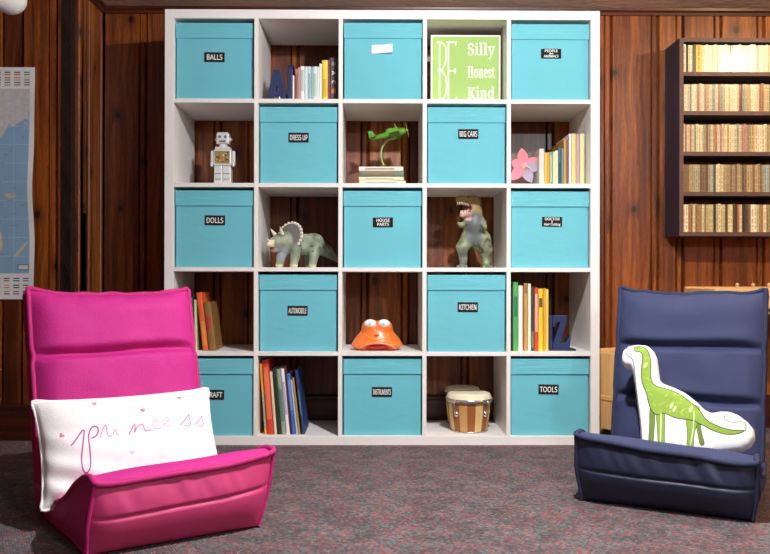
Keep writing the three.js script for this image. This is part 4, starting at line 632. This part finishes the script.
{
  const outline = [[-0.1951, 0.3198], [-0.1933, 0.345], [-0.1755, 0.3642], [-0.1414, 0.3724], [-0.1107, 0.3695], [-0.0907, 0.3538], [-0.0778, 0.3297], [-0.0717, 0.2933], [-0.0636, 0.2494], [-0.0496, 0.2367], [-0.0125, 0.2249], [0.0244, 0.2078], [0.0574, 0.183], [0.083, 0.1581], [0.1042, 0.1469], [0.1313, 0.1543], [0.1583, 0.1565], [0.1855, 0.1474], [0.2127, 0.1275], [0.233, 0.1036], [0.2363, 0.0748], [0.2213, 0.0481], [0.1956, 0.0326], [0.1563, 0.0236], [0.1165, 0.0159], [0.063, -0.0005], [-0.0196, -0.0127], [-0.0903, -0.0186], [-0.1042, -0.0065], [-0.1085, 0.031], [-0.1166, 0.0918], [-0.1287, 0.1535], [-0.141, 0.2164], [-0.1529, 0.2725], [-0.1618, 0.2884], [-0.1812, 0.2914], [-0.1914, 0.3033]];
  const bodyP = [[-0.1515, 0.3535], [-0.1443, 0.3597], [-0.1252, 0.3597], [-0.1078, 0.3505], [-0.0955, 0.3247], [-0.0902, 0.2923], [-0.0889, 0.2519], [-0.0796, 0.2244], [-0.0555, 0.2157], [-0.0188, 0.2103], [0.0181, 0.1917], [0.0549, 0.1636], [0.0768, 0.1424], [0.0882, 0.1207], [0.1129, 0.104], [0.1472, 0.0922], [0.1807, 0.0879], [0.2037, 0.0936], [0.2084, 0.0904], [0.1877, 0.0775], [0.1546, 0.0723], [0.1138, 0.0818], [0.0857, 0.0979], [0.0718, 0.1005], [0.061, 0.1108], [0.0295, 0.1119], [0.0012, 0.1134], [-0.0207, 0.1215], [-0.0391, 0.1292], [-0.0601, 0.1182], [-0.0793, 0.1338], [-0.0902, 0.1642], [-0.0983, 0.1953], [-0.1137, 0.2222], [-0.1208, 0.258], [-0.1202, 0.2906], [-0.1188, 0.3236], [-0.1274, 0.338], [-0.1464, 0.3371]];
  const legs = [[[-0.0850, 0.1500], [-0.0640, 0.1500], [-0.0650, 0.1192], [-0.0636, 0.0733], [-0.0643, 0.0101], [-0.0803, 0.0123], [-0.0794, 0.0719]], [[0.0560, 0.1300], [0.0740, 0.1400], [0.0760, 0.1083], [0.0815, 0.0714], [0.094, 0.0356], [0.0786, 0.0305], [0.0724, 0.0594]], [[-0.0640, 0.1650], [-0.0340, 0.1650], [-0.0360, 0.1371], [-0.0322, 0.0991], [-0.0312, 0.0611], [-0.0275, 0.0137], [-0.0487, 0.0117], [-0.0531, 0.0667], [-0.0599, 0.1044]], [[0.0280, 0.1650], [0.0700, 0.1650], [0.0730, 0.1432], [0.0729, 0.1081], [0.0592, 0.0769], [0.0592, 0.0112], [0.0379, 0.009], [0.0402, 0.0676], [0.0309, 0.1121]]];
  const curl = [[0.2104, 0.0906], [0.2117, 0.1127], [0.1996, 0.1227], [0.1699, 0.1127], [0.1495, 0.1206], [0.1456, 0.1352], [0.1554, 0.1435]], gus = [[-0.1755, 0.3642], [-0.1806, 0.3414], [-0.1722, 0.3226], [-0.1506, 0.3121], [-0.1439, 0.2648], [-0.1324, 0.1929], [-0.1162, 0.1152], [-0.1064, 0.0618], [-0.0994, -0.0135]];
  const x0 = -0.215, y0 = -0.035, S = 0.47;
  const tex = canvasTexture(1024, 1024, (x, w, h) => {
    x.fillStyle = '#f3f3f0'; x.fillRect(0, 0, w, h); const P = ([a, b]) => [(a - x0) / S * w, (1 - (b - y0) / S) * h]; x.lineJoin = x.lineCap = 'round';
    const path = (pts, close) => { const q = pts.map(P); x.beginPath(); if (close) { x.moveTo((q[0][0] + q[q.length - 1][0]) / 2, (q[0][1] + q[q.length - 1][1]) / 2); for (let i = 0; i < q.length; i++) { const n = q[(i + 1) % q.length]; x.quadraticCurveTo(...q[i], (q[i][0] + n[0]) / 2, (q[i][1] + n[1]) / 2); } x.closePath(); } else { x.moveTo(...q[0]); for (let i = 1; i < q.length - 1; i++) x.quadraticCurveTo(...q[i], (q[i][0] + q[i + 1][0]) / 2, (q[i][1] + q[i + 1][1]) / 2); x.lineTo(...q[q.length - 1]); } };
    x.strokeStyle = '#2c3350'; x.lineWidth = 6; path(gus); x.stroke();
    legs.forEach((l, i) => { path(l, true); x.fillStyle = i < 2 ? '#667f2a' : '#7f9e36'; x.fill(); x.strokeStyle = '#39451c'; x.lineWidth = 4; x.stroke(); });
    path(bodyP, true); x.fillStyle = '#83a236'; x.fill(); x.strokeStyle = '#333d1a'; x.lineWidth = 7; x.stroke(); x.save(); path(bodyP, true); x.clip(); const q = rng(3);
    for (let i = 0; i < 260; i++) { const [px, py] = P([-0.15 + q() * 0.36, 0.08 + q() * 0.28]); x.globalAlpha = 0.35; x.fillStyle = ['#b8d260', '#7fa02c', '#a6c64c', '#6c8c26'][Math.floor(q() * 4)]; x.beginPath(); x.ellipse(px, py, 6 + q() * 26, 3 + q() * 9, q() * 3, 0, 7); x.fill(); }
    x.globalAlpha = 0.8; x.fillStyle = '#dbe6b2'; for (const p of [[-0.015, 0.155], [-0.005, 0.145], [0.045, 0.148], [-0.108, 0.29]]) { const [px, py] = P(p); x.beginPath(); x.ellipse(px, py, 10, 24, 0.4, 0, 7); x.fill(); } x.restore();
    x.globalAlpha = 0.8; x.strokeStyle = '#dbe6b2'; x.lineWidth = 9; path([[-0.046, 0.125], [-0.044, 0.09], [-0.042, 0.03]]); x.stroke(); path([[0.055, 0.14], [0.058, 0.10], [0.05, 0.03]]); x.stroke(); x.globalAlpha = 1;
    x.strokeStyle = '#4d5a30'; x.lineWidth = 7; path(curl); x.stroke(); x.fillStyle = '#20260f'; const [ex, ey] = P([-0.139, 0.352]); x.beginPath(); x.arc(ex, ey, 4, 0, 7); x.fill();
    x.strokeStyle = '#a9b0a0'; x.lineWidth = 3; for (let i = 0; i < 26; i++) { const [px, py] = P([-0.025 + i * 0.0026, 0.016 + 0.012 * q()]); x.beginPath(); x.moveTo(px, py); x.lineTo(px + 4, py - 12 - q() * 14); x.stroke(); }
  });
  const d2 = (px, py) => { let d = 1, s = 1; for (let i = 0, j = outline.length - 1; i < outline.length; j = i++) { const [ax, ay] = outline[i], [bx, by] = outline[j], ex = bx - ax, ey = by - ay, wx = px - ax, wy = py - ay, t = clamp((wx * ex + wy * ey) / (ex * ex + ey * ey), 0, 1), dx = wx - t * ex, dy = wy - t * ey; d = Math.min(d, dx * dx + dy * dy); const c1 = py >= ay, c2 = py < by, c3 = ex * wy > ey * wx; if ((c1 && c2 && c3) || (!c1 && !c2 && !c3)) s = -s; } return s * Math.sqrt(d); };
  const h = 0.006, nx = Math.ceil(0.5 / h), ny = Math.ceil(0.48 / h), cache = new Float32Array(nx * ny); for (let j = 0; j < ny; j++) for (let i = 0; i < nx; i++) cache[j * nx + i] = d2(-0.24 + i * h, -0.06 + j * h);
  const D = (x, y) => { const u = clamp((x + 0.24) / h, 0, nx - 1.001), v = clamp((y + 0.06) / h, 0, ny - 1.001), i = Math.floor(u), j = Math.floor(v), a = u - i, b = v - j; return mix(mix(cache[j * nx + i], cache[j * nx + i + 1], a), mix(cache[(j + 1) * nx + i], cache[(j + 1) * nx + i + 1], a), b); };
  const rounded = (x, y, z) => { const d = D(x, y), t = clamp(-d / 0.05, 0, 1), half = 0.018 + 0.026 * Math.sqrt(Math.max(0, 1 - (1 - t) * (1 - t))), a = d + 0.010, b = Math.abs(z) - half + 0.010; return Math.min(Math.max(a, b), 0) + Math.hypot(Math.max(a, 0), Math.max(b, 0)) - 0.010; };
  const geo = sdfGeometry([-0.22, -0.045, -0.06], [0.26, 0.40, 0.06], 0.0058, rounded), p = geo.attributes.position, uv = new Float32Array(p.count * 2); for (let i = 0; i < p.count; i++) { uv[i * 2] = (p.getX(i) - x0) / S; uv[i * 2 + 1] = (p.getY(i) - y0) / S; } geo.setAttribute('uv', new THREE.BufferAttribute(uv, 2));
  const g = mesh('dinosaur_pillow', geo, std(0xffffff, 0.8, { map: tex })); pillowFrame(NAVY, [0.12, -0.24], [0.48, -0.40]).decompose(g.position, g.quaternion, g.scale); tag(g, 'white cut-out pillow printed with green long-necked dinosaur', 'pillow');
}
renderer.render(scene, camera);
